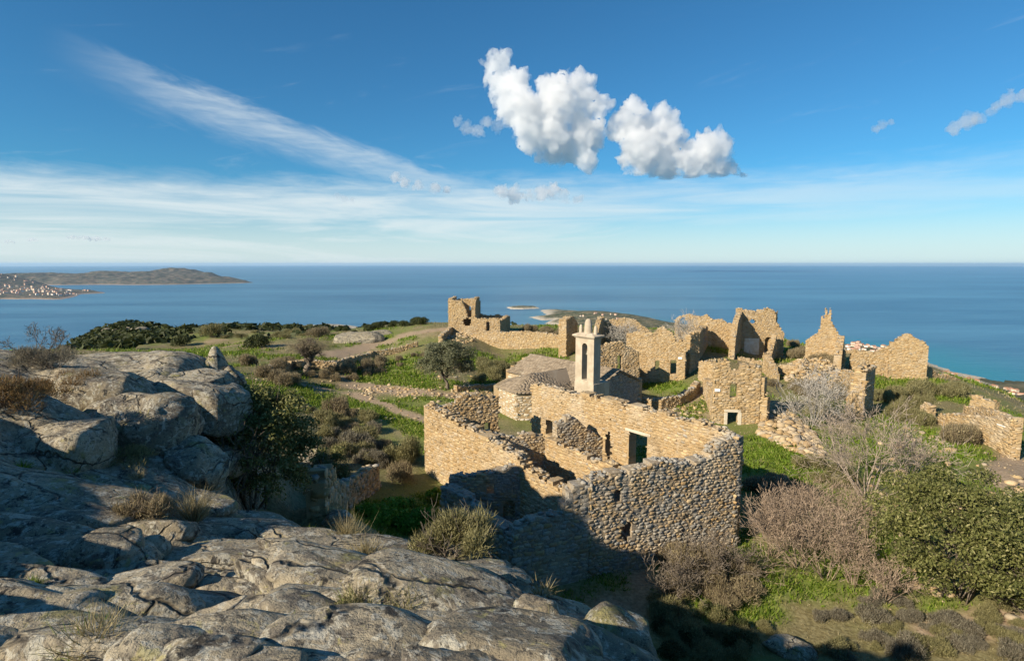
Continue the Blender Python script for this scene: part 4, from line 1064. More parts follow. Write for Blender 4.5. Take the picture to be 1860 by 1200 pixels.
# ------------------------------------------------------------------ plants
def leaf_mat(name, dark, light, tip=None, trans=.25, rough=.6):
    m, g, bs = new_mat(name)
    c = g.node('ShaderNodeSeparateColor'); g.L.new(attr(g), c.inputs[0])
    col = g.mix(c.outputs[0], dark, light)
    if tip: col = g.mix(g.ss(c.outputs[1], .7, 1.0), col, tip)
    g.L.new(col, bs.inputs['Base Color']); bs.inputs['Roughness'].default_value = rough
    tr = g.node('ShaderNodeBsdfTranslucent'); g.L.new(col, tr.inputs[0])
    mx = g.node('ShaderNodeMixShader'); mx.inputs[0].default_value = trans
    out = g.N['Material Output']; g.L.new(bs.outputs[0], mx.inputs[1]); g.L.new(tr.outputs[0], mx.inputs[2]); g.L.new(mx.outputs[0], out.inputs[0])
    return m
ML = dict(
    mastic=leaf_mat('mastic_leaf', (.065,.078,.02), (.20,.205,.065), (.34,.32,.14)),
    olive=leaf_mat('olive_leaf', (.085,.095,.045), (.20,.205,.115), (.28,.28,.18)),
    brown=leaf_mat('heath_twig', (.14,.11,.065), (.33,.27,.17), (.36,.31,.17)),
    drab=leaf_mat('rockrose_leaf', (.125,.12,.05), (.29,.265,.125), (.35,.32,.16)),
    grey=leaf_mat('greyish_sprig', (.12,.105,.075), (.25,.225,.165), (.30,.28,.20)),
    dark=leaf_mat('scrub_leaf', (.022,.032,.010), (.065,.078,.024), (.10,.11,.04)),
    green=leaf_mat('lush_leaf', (.08,.16,.012), (.21,.34,.03), (.32,.42,.06), .35),
    grass=leaf_mat('green_blade', (.07,.12,.010), (.20,.29,.03), (.32,.32,.09), .35),
    straw=leaf_mat('dry_blade', (.19,.155,.075), (.37,.31,.165), (.48,.42,.26), .3),
    rust=leaf_mat('rusty_heath', (.12,.070,.030), (.27,.17,.070), (.32,.24,.10)))
def bark_mat(name, a, b):
    m, g, bs = new_mat(name); n = g.noise(pos(g), 9, 5, .65)
    g.L.new(g.mix(g.ss(n, .35, .65), a, b), bs.inputs['Base Color']); return m
MB_BARE = bark_mat('bare_twig', (.23,.185,.145), (.38,.315,.25)); MB_RED = bark_mat('reddish_twig', (.21,.155,.11), (.36,.28,.205))
MB_GREY = bark_mat('silver_twig', (.28,.26,.225), (.42,.39,.345)); MB_TRUNK = bark_mat('trunk_bark', (.10,.08,.06), (.22,.185,.145))
def leaves(C, N, size, rng, aspect=.5, jitter=.9):
    """quads at C (n,3) with normals near N, long axis random"""
    n = len(C); N = N+rng.normal(0, jitter, (n, 3)); N /= np.linalg.norm(N, axis=1, keepdims=True)+1e-9
    a = np.cross(N, rng.normal(size=(n, 3))); a /= np.linalg.norm(a, axis=1, keepdims=True)+1e-9
    b = np.cross(N, a); s = (size*rng.uniform(.6, 1.35, n))[:,None]
    a, b = a*s, b*s*aspect
    return np.stack([C-a, C-b*.9+a*.1, C+a, C+b*.9+a*.1], 1)
QF = np.array([[0,1,2],[0,2,3]])
def crown_pts(blobs, n, rng, shell=.55):
    """points in the outer shell of ellipsoid blobs [(c, r)], area weighted; returns points and outward normals"""
    w = np.array([np.prod(np.array(r, float))**(2/3) for c, r in blobs]); k = rng.choice(len(blobs), n, p=w/w.sum())
    d = rng.normal(size=(n, 3)); d /= np.linalg.norm(d, axis=1, keepdims=True); d[:,2] = np.where(d[:,2] < -.45, -d[:,2], d[:,2])
    rad = shell+(1-shell)*rng.uniform(0, 1, n)**.6
    c = np.array([b[0] for b in blobs], float)[k]; r = np.array([b[1] for b in blobs], float)[k]
    return c+d*r*rad[:,None], d/r*r.mean(1, keepdims=True), k
def clumps(c, r, n, cr, rng, low=-.3):
    """small leaf clumps over an ellipsoid"""
    d = rng.normal(size=(n*3, 3)); d /= np.linalg.norm(d, axis=1, keepdims=True); d = d[d[:,2] > low][:n]
    out = []
    for q in d:
        f = rng.uniform(.62, .98); out.append((np.array(c)+q*np.array(r)*f, np.array([1, 1, .8])*cr*rng.uniform(.6, 1.3)))
    return out
def leaf_part(name, blobs, n, size, mat, parent, rng, aspect=.5, shell=.5, jitter=.8):
    P, N, k = crown_pts(blobs, n, rng, shell); V = leaves(P, N, size, rng, aspect, jitter)
    bt = rng.uniform(0, .55, len(blobs))[k]
    t = np.stack([np.clip(bt+rng.uniform(0, .5, n), 0, 1), rng.uniform(0, 1, n), rng.uniform(0, 1, n)], 1)
    v, f, t = join([(V, QF, t)]); return mesh_obj(name, v, f, mat, parent, tint=t)
def tubes(P0, P1, r0, r1, k=3):
    P0, P1 = np.asarray(P0, float), np.asarray(P1, float); n = len(P0); d = P1-P0; d /= np.linalg.norm(d, axis=1, keepdims=True)+1e-9
    ref = np.where(np.abs(d[:,2:3]) > .9, np.array([[1.,0,0]]), np.array([[0,0,1.]])); a = np.cross(d, ref); a /= np.linalg.norm(a, axis=1, keepdims=True)+1e-9; b = np.cross(d, a)
    vs = []
    for P, r in ((P0, r0), (P1, r1)):
        for i in range(k):
            t = 2*PI*i/k; vs.append(P+(a*math.cos(t)+b*math.sin(t))*np.asarray(r)[:,None])
    V = np.stack(vs, 1); f = []
    for i in range(k): j = (i+1) % k; f += [(i, j, k+j), (i, k+j, k+i)]
    return V, np.array(f)
def branch_segs(rng, stems, height, spread, levels=4, seg=4, kids=3, curl=.25, up=.35, r0=.03, base=(0,0,0), trunk=None, shrink=.62):
    """recursive twigs; returns P0,P1,r0,r1"""
    out = []
    def grow(p, d, L, r, lev):
        q = np.array(p, float); d = np.array(d, float)
        for s in range(seg):
            d = d+rng.normal(0, curl, 3)*.6+np.array([0,0,up*.15]); d /= np.linalg.norm(d)
            e = q+d*L/seg; ra = r*(1-.5*s/seg); rb = r*(1-.5*(s+1)/seg); out.append((q, e, ra, rb)); q = e
            if lev < levels and s >= 1-(lev > 0):
                for _ in range(kids if s == seg-1 else max(1, kids-2)):
                    nd = d+rng.normal(0, .62, 3)+np.array([0,0,up*.4]); nd /= np.linalg.norm(nd)
                    grow(q, nd, L*shrink*rng.uniform(.7, 1.15), rb*.7, lev+1)
    for i in range(stems):
        a = rng.uniform(0, 2*PI); k = rng.uniform(.15, 1)*spread
        d = np.array([math.cos(a)*k, math.sin(a)*k, 1.0]); d /= np.linalg.norm(d)
        b = np.array(base)+np.array([math.cos(a), math.sin(a), 0])*rng.uniform(0, .12)*height*spread
        grow(b, d, height*rng.uniform(.4, .62), r0*rng.uniform(.7, 1.2), 0)
    P0, P1 = np.array([o[0] for o in out]), np.array([o[1] for o in out]); return P0, P1, np.array([o[2] for o in out]), np.array([o[3] for o in out])
def tube_part(name, segs, mat, parent, k=3, rmin=.0):
    if k == 2:      # finest twigs: one tapering strip each, turned at random
        P0, P1 = np.asarray(segs[0]), np.asarray(segs[1]); rg = np.random.default_rng(len(P0)); d = P1-P0; a = np.cross(d, rg.normal(size=d.shape)); a /= np.linalg.norm(a, axis=1, keepdims=True)+1e-9
        r0, r1 = np.maximum(segs[2], rmin)[:,None]*1.15, np.maximum(segs[3], rmin*.8)[:,None]*1.15
        v, f, t = join([(np.stack([P0-a*r0, P0+a*r0, P1+a*r1, P1-a*r1], 1), QF, np.full((len(P0), 3), .5))]); return mesh_obj(name, v, f, mat, parent)
    V, f = tubes(segs[0], segs[1], np.maximum(segs[2], rmin), np.maximum(segs[3], rmin*.8), k)
    v, f, t = join([(V, f, np.full((len(V), 3), .5))]); return mesh_obj(name, v, f, mat, parent)
def spikes(P, D, L, w, rng):
    """thin blades from P along D"""
    n = len(P); D = D/(np.linalg.norm(D, axis=1, keepdims=True)+1e-9); s = np.cross(D, rng.normal(size=(n, 3))); s /= np.linalg.norm(s, axis=1, keepdims=True)+1e-9
    bend = rng.normal(0, .18, (n, 3)); m = P+D*(L*.55)[:,None]; e = P+(D+bend)*L[:,None]
    return np.stack([P-s*w[:,None], P+s*w[:,None], m+s*(w*.8)[:,None], m-s*(w*.8)[:,None], e], 1)
SF = np.array([[0,1,2],[0,2,3],[3,2,4]])
def rtint(n, rng): return rng.uniform(0, 1, (n, 3))
def copy_tree(o, loc, rz, sc, label=None, group=None):
    r = o.copy(); COL.objects.link(r); r.location = loc; r.rotation_euler = (0, 0, rz); r.scale = sc
    if label: r['label'] = label
    if group: r['group'] = group
    for ch in o.children:
        c = ch.copy(); COL.objects.link(c); c.parent = r
    return r
# ---- prototypes for scrub (kept at the origin, first use moves the original)
def proto(kind, seed):
    rng = np.random.default_rng(seed); root = bpy.data.objects.new({'brown':'heath_shrub','drab':'rockrose_shrub','dark':'evergreen_bush','grey':'grey_shrub','rust':'heath_shrub'}[kind], None); COL.objects.link(root)
    # unit shrub: radius 1, height ~1
    nb = 9
    bl = [(np.array([rng.uniform(-.55,.55), rng.uniform(-.55,.55), rng.uniform(.15,.5)]), np.array([.42,.42,.40])*rng.uniform(.7,1.2)) for _ in range(nb)]
    if kind == 'dark':
        leaf_part('foliage', bl, 2600, .055, ML['dark'], root, rng, .55, .6)
    else:
        P, N, k = crown_pts(bl, 2000, rng, .35); D = N*.7+np.array([0,0,.75])+rng.normal(0, .3, P.shape)
        L = rng.uniform(.10, .28, len(P)); V = spikes(P-D*.08, D, L, np.full(len(P), .011), rng)
        bt = rng.uniform(0, .5, nb)[k]; t = np.stack([np.clip(bt+rng.uniform(0,.5,len(P)),0,1), rng.uniform(0,1,len(P)), rng.uniform(0,1,len(P))], 1)
        parts = [(V, SF, t)]
        P2, N2, k2 = crown_pts(bl, 1100, rng, .6); parts.append((leaves(P2, N2, .038, rng, .5), QF, np.clip(rtint(1100, rng)+.1, 0, 1)))
        v, f, t = join(parts); mesh_obj('foliage', v, f, ML[kind], root, tint=t)
    sg = branch_segs(rng, 9, .9, .9, 1, 3, 2, r0=.02); tube_part('stem', sg, MB_TRUNK, root)
    return root
PROTO = {k: [proto(k, s+i*7) for i in range(2)] for k, s in (('brown',1),('drab',2),('dark',3),('grey',4))}
USED = set()
def shrub(kind, p, w, h, label, group, rng):
    i = int(rng.integers(0, 2)); o = PROTO[kind][i]; rz = rng.uniform(0, 6.28)
    if o.name not in USED:
        USED.add(o.name); o.location = p; o.rotation_euler = (0,0,rz); o.scale = (w, w, h); r = o
    else: r = copy_tree(o, p, rz, (w, w*rng.uniform(.85,1.15), h))
    r['label'] = label; r['group'] = group; r['category'] = 'shrub'
    return r
def sink(p, d): return (p[0], p[1], p[2]-d)
def scrub(kind, poly, n, w0, w1, label, group, seed, hh=.75):
    rng = np.random.default_rng(seed); lo = np.min(poly, 0); hi = np.max(poly, 0); c = 0
    while c < n:
        q = rng.uniform(lo, hi)
        if not in_poly(np.array([q[0]]), np.array([q[1]]), poly)[0]: continue
        p = G(*q); w = rng.uniform(w0, w1)*.5; shrub(kind, sink(p, .08), w, w*2*hh*rng.uniform(.7, 1.2), label, group, rng); c += 1
def one(kind, px, py, rpx, label, hh=.8, group=None, seed=0):
    p = G(px, py); w = rpx/F*p[1]; shrub(kind, sink(p, .1), w, w*2*hh, label, group or label, np.random.default_rng(seed+int(px)))
scrub('brown', [(412,660),(560,658),(640,668),(760,645),(800,648),(740,668),(620,694),(540,702),(420,690)], 36, 1.3, 2.6, 'brown heath shrub in the scrub belt below the grassy hill', 'heath shrubs in the scrub belt', 101)
scrub('drab', [(860,668),(930,664),(985,652),(1005,658),(915,690),(870,700)], 20, 1.5, 2.6, 'drab green shrub in the thicket between olive tree and chapel', 'shrubs between olive and chapel', 102)
scrub('brown', [(1425,618),(1470,640),(1535,662),(1500,668),(1440,655)], 16, 1.6, 3.0, 'dark brown shrub on the mound beside the wall pinnacle', 'shrubs on the mound', 103)
scrub('brown', [(1400,700),(1480,690),(1545,712),(1540,735),(1440,722)], 12, 1.4, 2.4, 'brown shrub growing around the grey bare shrub', 'shrubs round the grey bare shrub', 104)
scrub('drab', [(1585,725),(1660,712),(1700,745),(1690,775),(1620,765)], 16, 1.3, 2.4, 'drab shrub in the hollow behind the low house', 'shrubs by the low house', 105)
scrub('drab', [(1650,712),(1760,712),(1770,722),(1680,728)], 8, 2.0, 3.2, 'broad dark shrub under the gabled end wall', 'shrubs under the gabled wall', 106, .6)
scrub('brown', [(1720,790),(1770,800),(1780,812),(1730,806)], 6, 1.6, 2.4, 'reddish brown shrub leaning on the low house wall', 'shrubs against the low house', 107)
scrub('brown', [(940,604),(1025,602),(1030,612),(950,608)], 12, 1.6, 2.6, 'dark scrub bush on the terrace beyond the retaining wall', 'bushes on the terrace', 108, .8)
scrub('drab', [(560,740),(640,745),(700,790),(760,830),(700,860),(620,830),(570,790)], 17, 1.1, 2.2, 'low grey green bush on the slope beside the big house', 'bushes on the slope by the house', 109, .6)
scrub('grey', [(580,770),(680,770),(720,850),(640,860),(590,820)], 9, 1.0, 1.9, 'greyish cushion shrub on the slope beside the big house', 'cushion shrubs on the slope', 110, .6)
scrub('brown', [(600,740),(700,760),(770,830),(690,870),(620,800)], 7, 1.2, 2.2, 'brown twiggy shrub on the slope beside the big house', 'twiggy shrubs on the slope', 111, .7)
scrub('drab', [(1780,1060),(1860,1080),(1860,1180),(1720,1160)], 8, .8, 1.5, 'low drab shrub on the stony bank under the round evergreen', 'shrubs on the stony bank', 112, .5)
scrub('grey', [(1560,1080),(1700,1100),(1800,1190),(1620,1190)], 12, .8, 1.5, 'dry grey shrub on the open ground beyond the reddish thicket', 'dry shrubs in the hollow', 113, .6)
scrub('brown', [(1200,1030),(1330,1010),(1420,1090),(1300,1110),(1210,1080)], 16, 1.2, 2.2, 'dark twiggy shrub in shade at the foot of the front wall', 'shrubs at the foot of the front wall', 114, .7)
scrub('brown', [(1360,860),(1440,880),(1480,930),(1380,930)], 12, 1.3, 2.2, 'dark shrub in the shadow beside the big house corner', 'shrubs in the house shadow', 115, .6)
scrub('drab', [(1420,830),(1500,850),(1560,880),(1480,900)], 9, 1.0, 1.8, 'pale dry shrub on the green slope by the big house corner', 'dry shrubs on the green slope', 116, .6)
scrub('drab', [(1190,1100),(1300,1100),(1420,1150),(1450,1195),(1200,1195)], 16, .9, 1.7, 'shaded shrub in the hollow below the outcrop rim', 'shaded shrubs below the rim', 119, .6)
scrub('dark', [(1190,1100),(1300,1100),(1420,1150),(1450,1195),(1200,1195)], 8, .7, 1.3, 'small dark green bush in the hollow below the outcrop rim', 'dark bushes below the rim', 120, .6)
scrub('grey', [(1450,1110),(1600,1120),(1860,1150),(1860,1198),(1480,1198)], 16, .7, 1.5, 'dry twiggy shrub on the hollow bottom below the round evergreen', 'dry shrubs on the hollow bottom', 121, .6)
scrub('drab', [(1480,1120),(1700,1110),(1860,1120),(1860,1190),(1500,1190)], 14, .6, 1.3, 'low olive coloured shrub among the dry ones below the round evergreen', 'olive shrubs in the hollow', 122, .6)
one('dark', 470, 632, 29, 'rounded dark green bush alone on the grassy hill', .55); one('brown', 575, 612, 26, 'brown bush on the grassy hill crest', .5)
one('dark', 330, 628, 22, 'dark bush at the foot of the grassy hill', .6, seed=1); one('drab', 385, 612, 24, 'olive green bush on the hill shoulder towards the bay', .6)
one('brown', 612, 758, 30, 'upright brown bush beside the dirt path', 1.0); one('brown', 725, 875, 34, 'rusty twig shrub over the gully wall', .8)
one('grey', 650, 815, 38, 'round grey cushion shrub above the gully', .65); one('drab', 730, 840, 40, 'large dome shaped shrub by the house side wall', .7)
scrub('dark', [(560,600),(700,588),(800,582),(760,592),(640,606)], 26, 1.8, 3.4, 'low dark bush along the hill crest', 'bushes along the hill crest', 117, .45)
scrub('drab', [(380,606),(600,596),(560,612),(420,626)], 14, 1.6, 3.0, 'drab bush on the slope towards the dark scrub hill', 'bushes towards the scrub hill', 118, .5)
# ---- bare, leafless shrubs and trees
def bare(name, label, p, h, stems, spread, seed, mat, levels=4, kids=3, r0=.03, cat='shrub', group=None, rmin=.007, curl=.25, up=.35):
    rng = np.random.default_rng(seed); e = empty(name, label, cat, tuple(p), group)
    sg = branch_segs(rng, stems, h, spread, levels, 3, kids, curl, up, r0, base=p)
    main = sg[2] > r0*.33
    tube_part('stem', tuple(a[main] for a in sg), mat, e, 4, rmin); tube_part('twigs', tuple(a[~main] for a in sg), mat, e, 2, rmin)
    return e
bare('bare_shrub', 'dense grey leafless shrub in front of the rubble slope', sink(G(1478,772), .1), 4.2, 20, 1.05, 201, MB_GREY, 3, 3, .035, rmin=.012)
bare('bare_tree', 'tall pale leafless tree above the round evergreen shrub', sink(G(1575,905), .1), 5.4, 15, .75, 202, MB_BARE, 3, 3, .04, 'tree', rmin=.009)
bare('bare_shrub', 'pale leafless shrub behind the tall bare tree', sink(G(1640,880), .1), 3.6, 10, .8, 203, MB_BARE, 3, 3, .03, rmin=.010)
rr = np.random.default_rng(9)
for i, (x, y, h) in enumerate([(1400,1010,3.0),(1450,1030,3.2),(1500,1050,3.0),(1480,960,2.8),(1540,1000,3.0),(1550,1060,2.4),(1430,960,2.4),(1600,1090,1.8)]):
    bare('bare_shrub', 'reddish leafless shrub in the thicket between big house and round evergreen', sink(G(x, y), .1), h, 13, 1.0, 210+i, MB_RED, 3, 3, .022, group='reddish bare thicket', rmin=.007)
for i, (x, y, h) in enumerate([(1260,1062,2.0),(1320,1050,2.2),(1220,1090,1.8)]):
    bare('bare_shrub', 'dark leafless shrub in shade below the front wall', sink(G(x, y), .1), h, 10, 1.1, 230+i, MB_TRUNK, 3, 3, .02, group='shaded bare shrubs', rmin=.007)
for i, (x, y, d, h) in enumerate([(1150,612,80,3.6),(1120,614,80,3.4),(1245,640,72,4.6)]):
    q = plan(x, y, d); bare('bare_shrub', ['grey bare bush inside the rounded ruin','grey bare bush inside the rounded ruin','tall grey bare bush behind the windowed house'][i], (q[0], q[1], Tz(*q)-.1), h, 14, .9, 240+i, MB_GREY, 3, 3, .03, group='bare bushes in the ruins', rmin=.014)
bare('bare_tree', 'spreading leafless tree on the skyline beyond the shaded rocks', sink(G(75,642,20), .2), 3.4, 7, 1.5, 250, MB_TRUNK, 3, 3, .07, 'tree', rmin=.018, up=.1)
# ---- tree with thick pale trunk on the field edge
def crown_tree(name, label, p, h, trunk_h, tr, blobs, n, leaf, mat, seed, lean=(0,0), twigs=10, levels=2):
    rng = np.random.default_rng(seed); e = empty(name, label, 'tree', tuple(p)); p = np.array(p)
    top = p+np.array([lean[0], lean[1], trunk_h]); ts = np.linspace(0, 1, 6)
    pts = [p+(top-p)*t+rng.normal(0, .04*trunk_h, 3)*(0 < t < 1) for t in ts]; pts[0][2] -= .3
    P0, P1 = np.array(pts[:-1]), np.array(pts[1:]); r = tr*(1.25-.6*ts)
    a = branch_segs(rng, twigs, h-trunk_h, 1.1, levels, 4, 3, .25, .3, tr*.5, base=top-np.array([0,0,.15*trunk_h]))
    tube_part('trunk', (np.r_[P0, a[0]], np.r_[P1, a[1]], np.r_[r[:-1], a[2]], np.r_[r[1:], a[3]]), MB_TRUNK, e, 4, .012)
    if n: leaf_part('crown', [(np.array(c)+p, np.array(rd)) for c, rd in blobs], n, leaf, mat, e, rng, .35, .35)
    return e
rng = np.random.default_rng(77)
ob = clumps((0,0,2.9), (2.8,2.6,1.8), 64, .80, rng, -.6)+[((0,0,2.9),(1.7,1.7,1.2))]
crown_tree('olive_tree', 'round crowned olive tree with slanting trunk beside the dirt path', G(815,707), 4.4, 1.5, .17, ob, 22000, .11, ML['olive'], 301, (-.35,0))
tb = clumps((.8,0,2.9), (2.6,2.2,1.2), 22, .6, rng, -.2)
crown_tree('wild_tree', 'nearly bare thick trunked tree by the tumbled field wall', G(556,676), 4.0, 1.5, .34, tb, 3800, .07, ML['brown'], 302, (.5,0), 12, 3)
# ---- big evergreen shrubs
def evergreen(label, px, py, w, h, n, leaf, seed, ncl, squash=(1,1), mat='mastic', cr=.5, stems=14):
    rng = np.random.default_rng(seed); p = G(px, py) if not isinstance(px, tuple) else np.array(px); e = empty('evergreen_shrub', label, 'shrub', tuple(p))
    bl = clumps((p[0], p[1], p[2]+h*.50), (w, w*squash[0], h*.52), ncl, cr, rng, -.75)+clumps((p[0]-w*.25, p[1], p[2]+h*.62), (w*.6, w*.6, h*.40), ncl//3, cr, rng, -.2)+clumps((p[0]+w*.35, p[1]-.2*w, p[2]+h*.42), (w*.55, w*.6, h*.42), ncl//3, cr*.9, rng, -.5)
    leaf_part('foliage', bl, n, leaf, ML[mat], e, rng, .5, .45)
    sg = branch_segs(rng, stems, h*.95, .9, 2, 4, 3, .3, .3, .05, base=p); tube_part('stem', sg, MB_TRUNK, e, 3, .008)
    return e
evergreen('huge round evergreen shrub with yellow green leaves below the low house', 1740, 1085, 3.2, 5.2, 42000, .066, 401, 140, cr=.55)
evergreen('evergreen shrub at the foot of the huge round one', 1835, 1105, 1.3, 1.9, 9000, .060, 402, 40, cr=.36)
evergreen('tall evergreen shrub in the cleft of the shaded boulders', 460, 925, 2.0, 3.8, 28000, .056, 403, 95, (.8,1), cr=.42)
evergreen('smaller evergreen shrub beside the gully wall', 600, 895, .9, 2.2, 8000, .05, 404, 30, cr=.32)
# ---- lush green plants next to the annex
def leafy(label, px, py, rpx, hh, seed, n=2600, leaf=.075, mat='green'):
    rng = np.random.default_rng(seed); p = G(px, py); w = rpx/F*p[1]; e = empty('leafy_plant', label, 'plant', tuple(p), 'lush plants by the annex')
    bl = clumps((p[0], p[1], p[2]+hh*.35), (w, w, hh*.5), 26, w*.33, rng, -.1)
    leaf_part('foliage', bl, n, leaf, ML[mat], e, rng, .75, .3, .5)
    a = branch_segs(rng, 10, hh, 1.0, 1, 3, 2, r0=.012, base=p); tube_part('stem', a, MB_TRUNK, e)
leafy('bright green leafy clump in the gully beside the annex', 730, 955, 56, 1.3, 501, 5200)
leafy('small bright green plant against the annex corner', 790, 912, 16, .9, 502, 1200)
leafy('shaded green plants in the gully bottom', 675, 950, 40, .8, 503, 3000)
# ---- grass: uncountable
def grass(name, n, kind, seed, hmin, hmax, green=True, rmin=13, rmax=125, blades=3, wid=.022):
    rng = np.random.default_rng(seed); r = np.exp(rng.uniform(math.log(rmin), math.log(rmax), n*5)); a = rng.uniform(math.radians(-43), math.radians(43), n*5)
    x, y = r*np.sin(a), r*np.cos(a); gr, pa, mq = zones(x, y)
    pr = gr*(gr > .15) if green else (1-gr)*(1-pa)*.6+.05
    k = rng.uniform(0, 1, len(x)) < pr; k &= rock_mask(x, y) < .2; x, y, r = x[k][:n], y[k][:n], r[k][:n]; m = len(x)
    z = T(x, y); parts = []
    for b in range(blades):
        j = rng.normal(0, .08, (m, 2))*np.clip(r/30, .6, 3)[:,None]; D = np.c_[rng.normal(0, .55, (m, 2)), np.ones(m)]
        L = rng.uniform(hmin, hmax, m)*np.clip(r/45, .8, 1.7); P = np.c_[x+j[:,0], y+j[:,1], z-.02]
        V = spikes(P, D, L, 1.3*wid*np.clip(r/25, .7, 4), rng); parts.append((V[:, [0, 1, 4]], np.array([[0, 1, 2]]), rtint(m, rng)))
    v, f, t = join(parts); o = mesh_obj(name, v, f, ML[kind], tint=t); tag(o, {'grass':'short lush green grass and herbs on the village ground','straw':'dry straw coloured grass on the open ground'}[kind], 'grass', kind='stuff')
grass('grass', 60000, 'grass', 601, .10, .30)
grass('dry_grass', 30000, 'straw', 602, .06, .2, False, wid=.009)
# ---- scrub covering the far slopes: uncountable
def far_scrub(n, seed):
    rng = np.random.default_rng(seed); r = np.exp(rng.uniform(math.log(115), math.log(480), n*4)); a = np.where(rng.uniform(0, 1, n*4) < .7, rng.uniform(math.radians(-44), math.radians(-18), n*4), rng.uniform(math.radians(-18), math.radians(44), n*4))
    x, y = r*np.sin(a), r*np.cos(a); gr, pa, mq = zones(x, y)
    k = (rng.uniform(0, 1, len(x)) < mq*np.where(x < -.3*y, 1, .35)*(.5+.5*(fbm(x*.02, y*.02, 3, 15) > -.1))); x, y, r = x[k][:n], y[k][:n], r[k][:n]; m = len(x); z = T(x, y)
    w = rng.uniform(.6, 1.6, m); parts = []
    for b in range(11):
        d = rng.normal(size=(m, 3)); d /= np.linalg.norm(d, axis=1, keepdims=True); d[:,2] = np.abs(d[:,2])
        C = np.c_[x, y, z]+d*(w[:,None]*np.array([1,1,.8])); parts.append((leaves(C, d, .55*w, rng, .8, .35), QF, np.clip(rtint(m, rng)*.9, 0, 1)))
    v, f, t = join(parts); o = mesh_obj('far_scrub', v, f, ML['dark'], tint=t); tag(o, 'dark evergreen scrub covering the far hillsides', 'scrub', kind='stuff')
far_scrub(6500, 701)
# ---- tufts and heath growing from the foreground rock
def tuft(label, px, py, h, kind, n, seed, spread=.45, group=None, name='grass_tuft', wid=.004, near=1.6):
    rng = np.random.default_rng(seed); p = GR(px, py, near); e = empty(name, label, 'grass' if name == 'grass_tuft' else 'shrub', tuple(p), group)
    D = np.c_[rng.normal(0, spread, (n, 2)), np.ones(n)]; P = p+np.c_[D[:,:2]*h*.18, np.full(n, -.03)]
    v, f, t = join([(spikes(P, D, h*rng.uniform(.45, 1.05, n), np.full(n, wid), rng), SF, rtint(n, rng))]); mesh_obj('blades', v, f, ML[kind], e, tint=t); return e
def heath(label, px, py, w, h, kind, n, seed, near=1.6, group=None):
    rng = np.random.default_rng(seed); p = GR(px, py, near); e = empty('heath_shrub', label, 'shrub', tuple(p), group)
    bl = [(p+np.array([rng.uniform(-.8,.8)*w, rng.uniform(-.5,.5)*w, h*rng.uniform(.1,.5)]), np.array([.36*w,.34*w,.42*h])*rng.uniform(.7,1.25)) for _ in range(14)]
    P, N, k = crown_pts(bl, n, rng, .3); N /= np.linalg.norm(N, axis=1, keepdims=True); D = N*.8+np.array([0,0,.7])+rng.normal(0,.3,P.shape)
    v, f, t = join([(spikes(P-D*.04, D, rng.uniform(.06,.17,n), np.full(n,.0042), rng), SF, rtint(n, rng)), (leaves(P, N, .016, rng, .5), QF, rtint(n, rng))]); mesh_obj('foliage', v, f, ML[kind], e, tint=t)
    tube_part('stem', branch_segs(rng, 16, h*1.1, 1.6, 2, 3, 2, .3, .2, .012, base=p), MB_TRUNK, e, 3, .003); return e
tuft('tall yellow broom tuft rising from the rock crevice', 352, 948, .62, 'straw', 420, 801, .42)
tuft('dry pale grass tuft at the rock edge above the gully', 632, 985, .50, 'straw', 300, 802, .35); tuft('second dry tuft with grey stems beside the pale one', 665, 1020, .42, 'straw', 300, 803, .4)
tuft('yellow green grass in the crack between the lower rocks', 175, 1180, .30, 'straw', 260, 804, .6); tuft('green grass blades in the crack between the lower rocks', 160, 1190, .24, 'grass', 260, 805, .6)
tuft('thin tall dry stalks beside the sunlit slab', 745, 1060, .38, 'straw', 40, 806, .25)
tuft('small straw tuft on the rock crest before the front wall', 985, 1082, .2, 'straw', 90, 807, .8)
heath('rusty yellow heath cushion on the upper shaded rock', 130, 720, .85, .7, 'rust', 5200, 811); heath('dark brown heath at the outer rim of the shaded rock', 10, 740, .8, .75, 'rust', 3600, 812)
heath('brown heath cushion in the dip beside the yellow broom tuft', 268, 945, .42, .42, 'brown', 3400, 813); heath('grassy grey cushion on top of the shaded rock', 100, 668, .9, .7, 'grey', 3600, 814)
heath('straw coloured twiggy bush below the annex wall', 812, 1015, .62, .62, 'drab', 5200, 815); heath('small rust patch in the rock cleft', 300, 735, .4, .25, 'rust', 1500, 816)
heath('dark grass patch between the shaded boulders', 215, 840, .8, .3, 'drab', 3000, 817); 
def moss(label, px, py, w, seed):
    rng = np.random.default_rng(seed); p = GR(px, py, 2.2); e = empty('moss_cushion', label, 'moss', tuple(p)); x = p[0]+rng.normal(0, w*.5, 16); y = p[1]+rng.normal(0, w*.22, 16)
    bl = [((a, b, RockZ(a, b)), (w*.3, w*.18, .035)) for a, b in zip(x, y)]
    leaf_part('foliage', bl, 5200, .014, ML['drab'], e, rng, .6, .3); leaf_part('sprigs', bl, 2600, .012, ML['green'], e, rng, .6, .5)
moss('mossy green cushion between the lower rocks', 905, 1140, .42, 818)
heath('dark tuft in the cleft near the mossy cushion', 700, 1120, .35, .25, 'drab', 2000, 819)

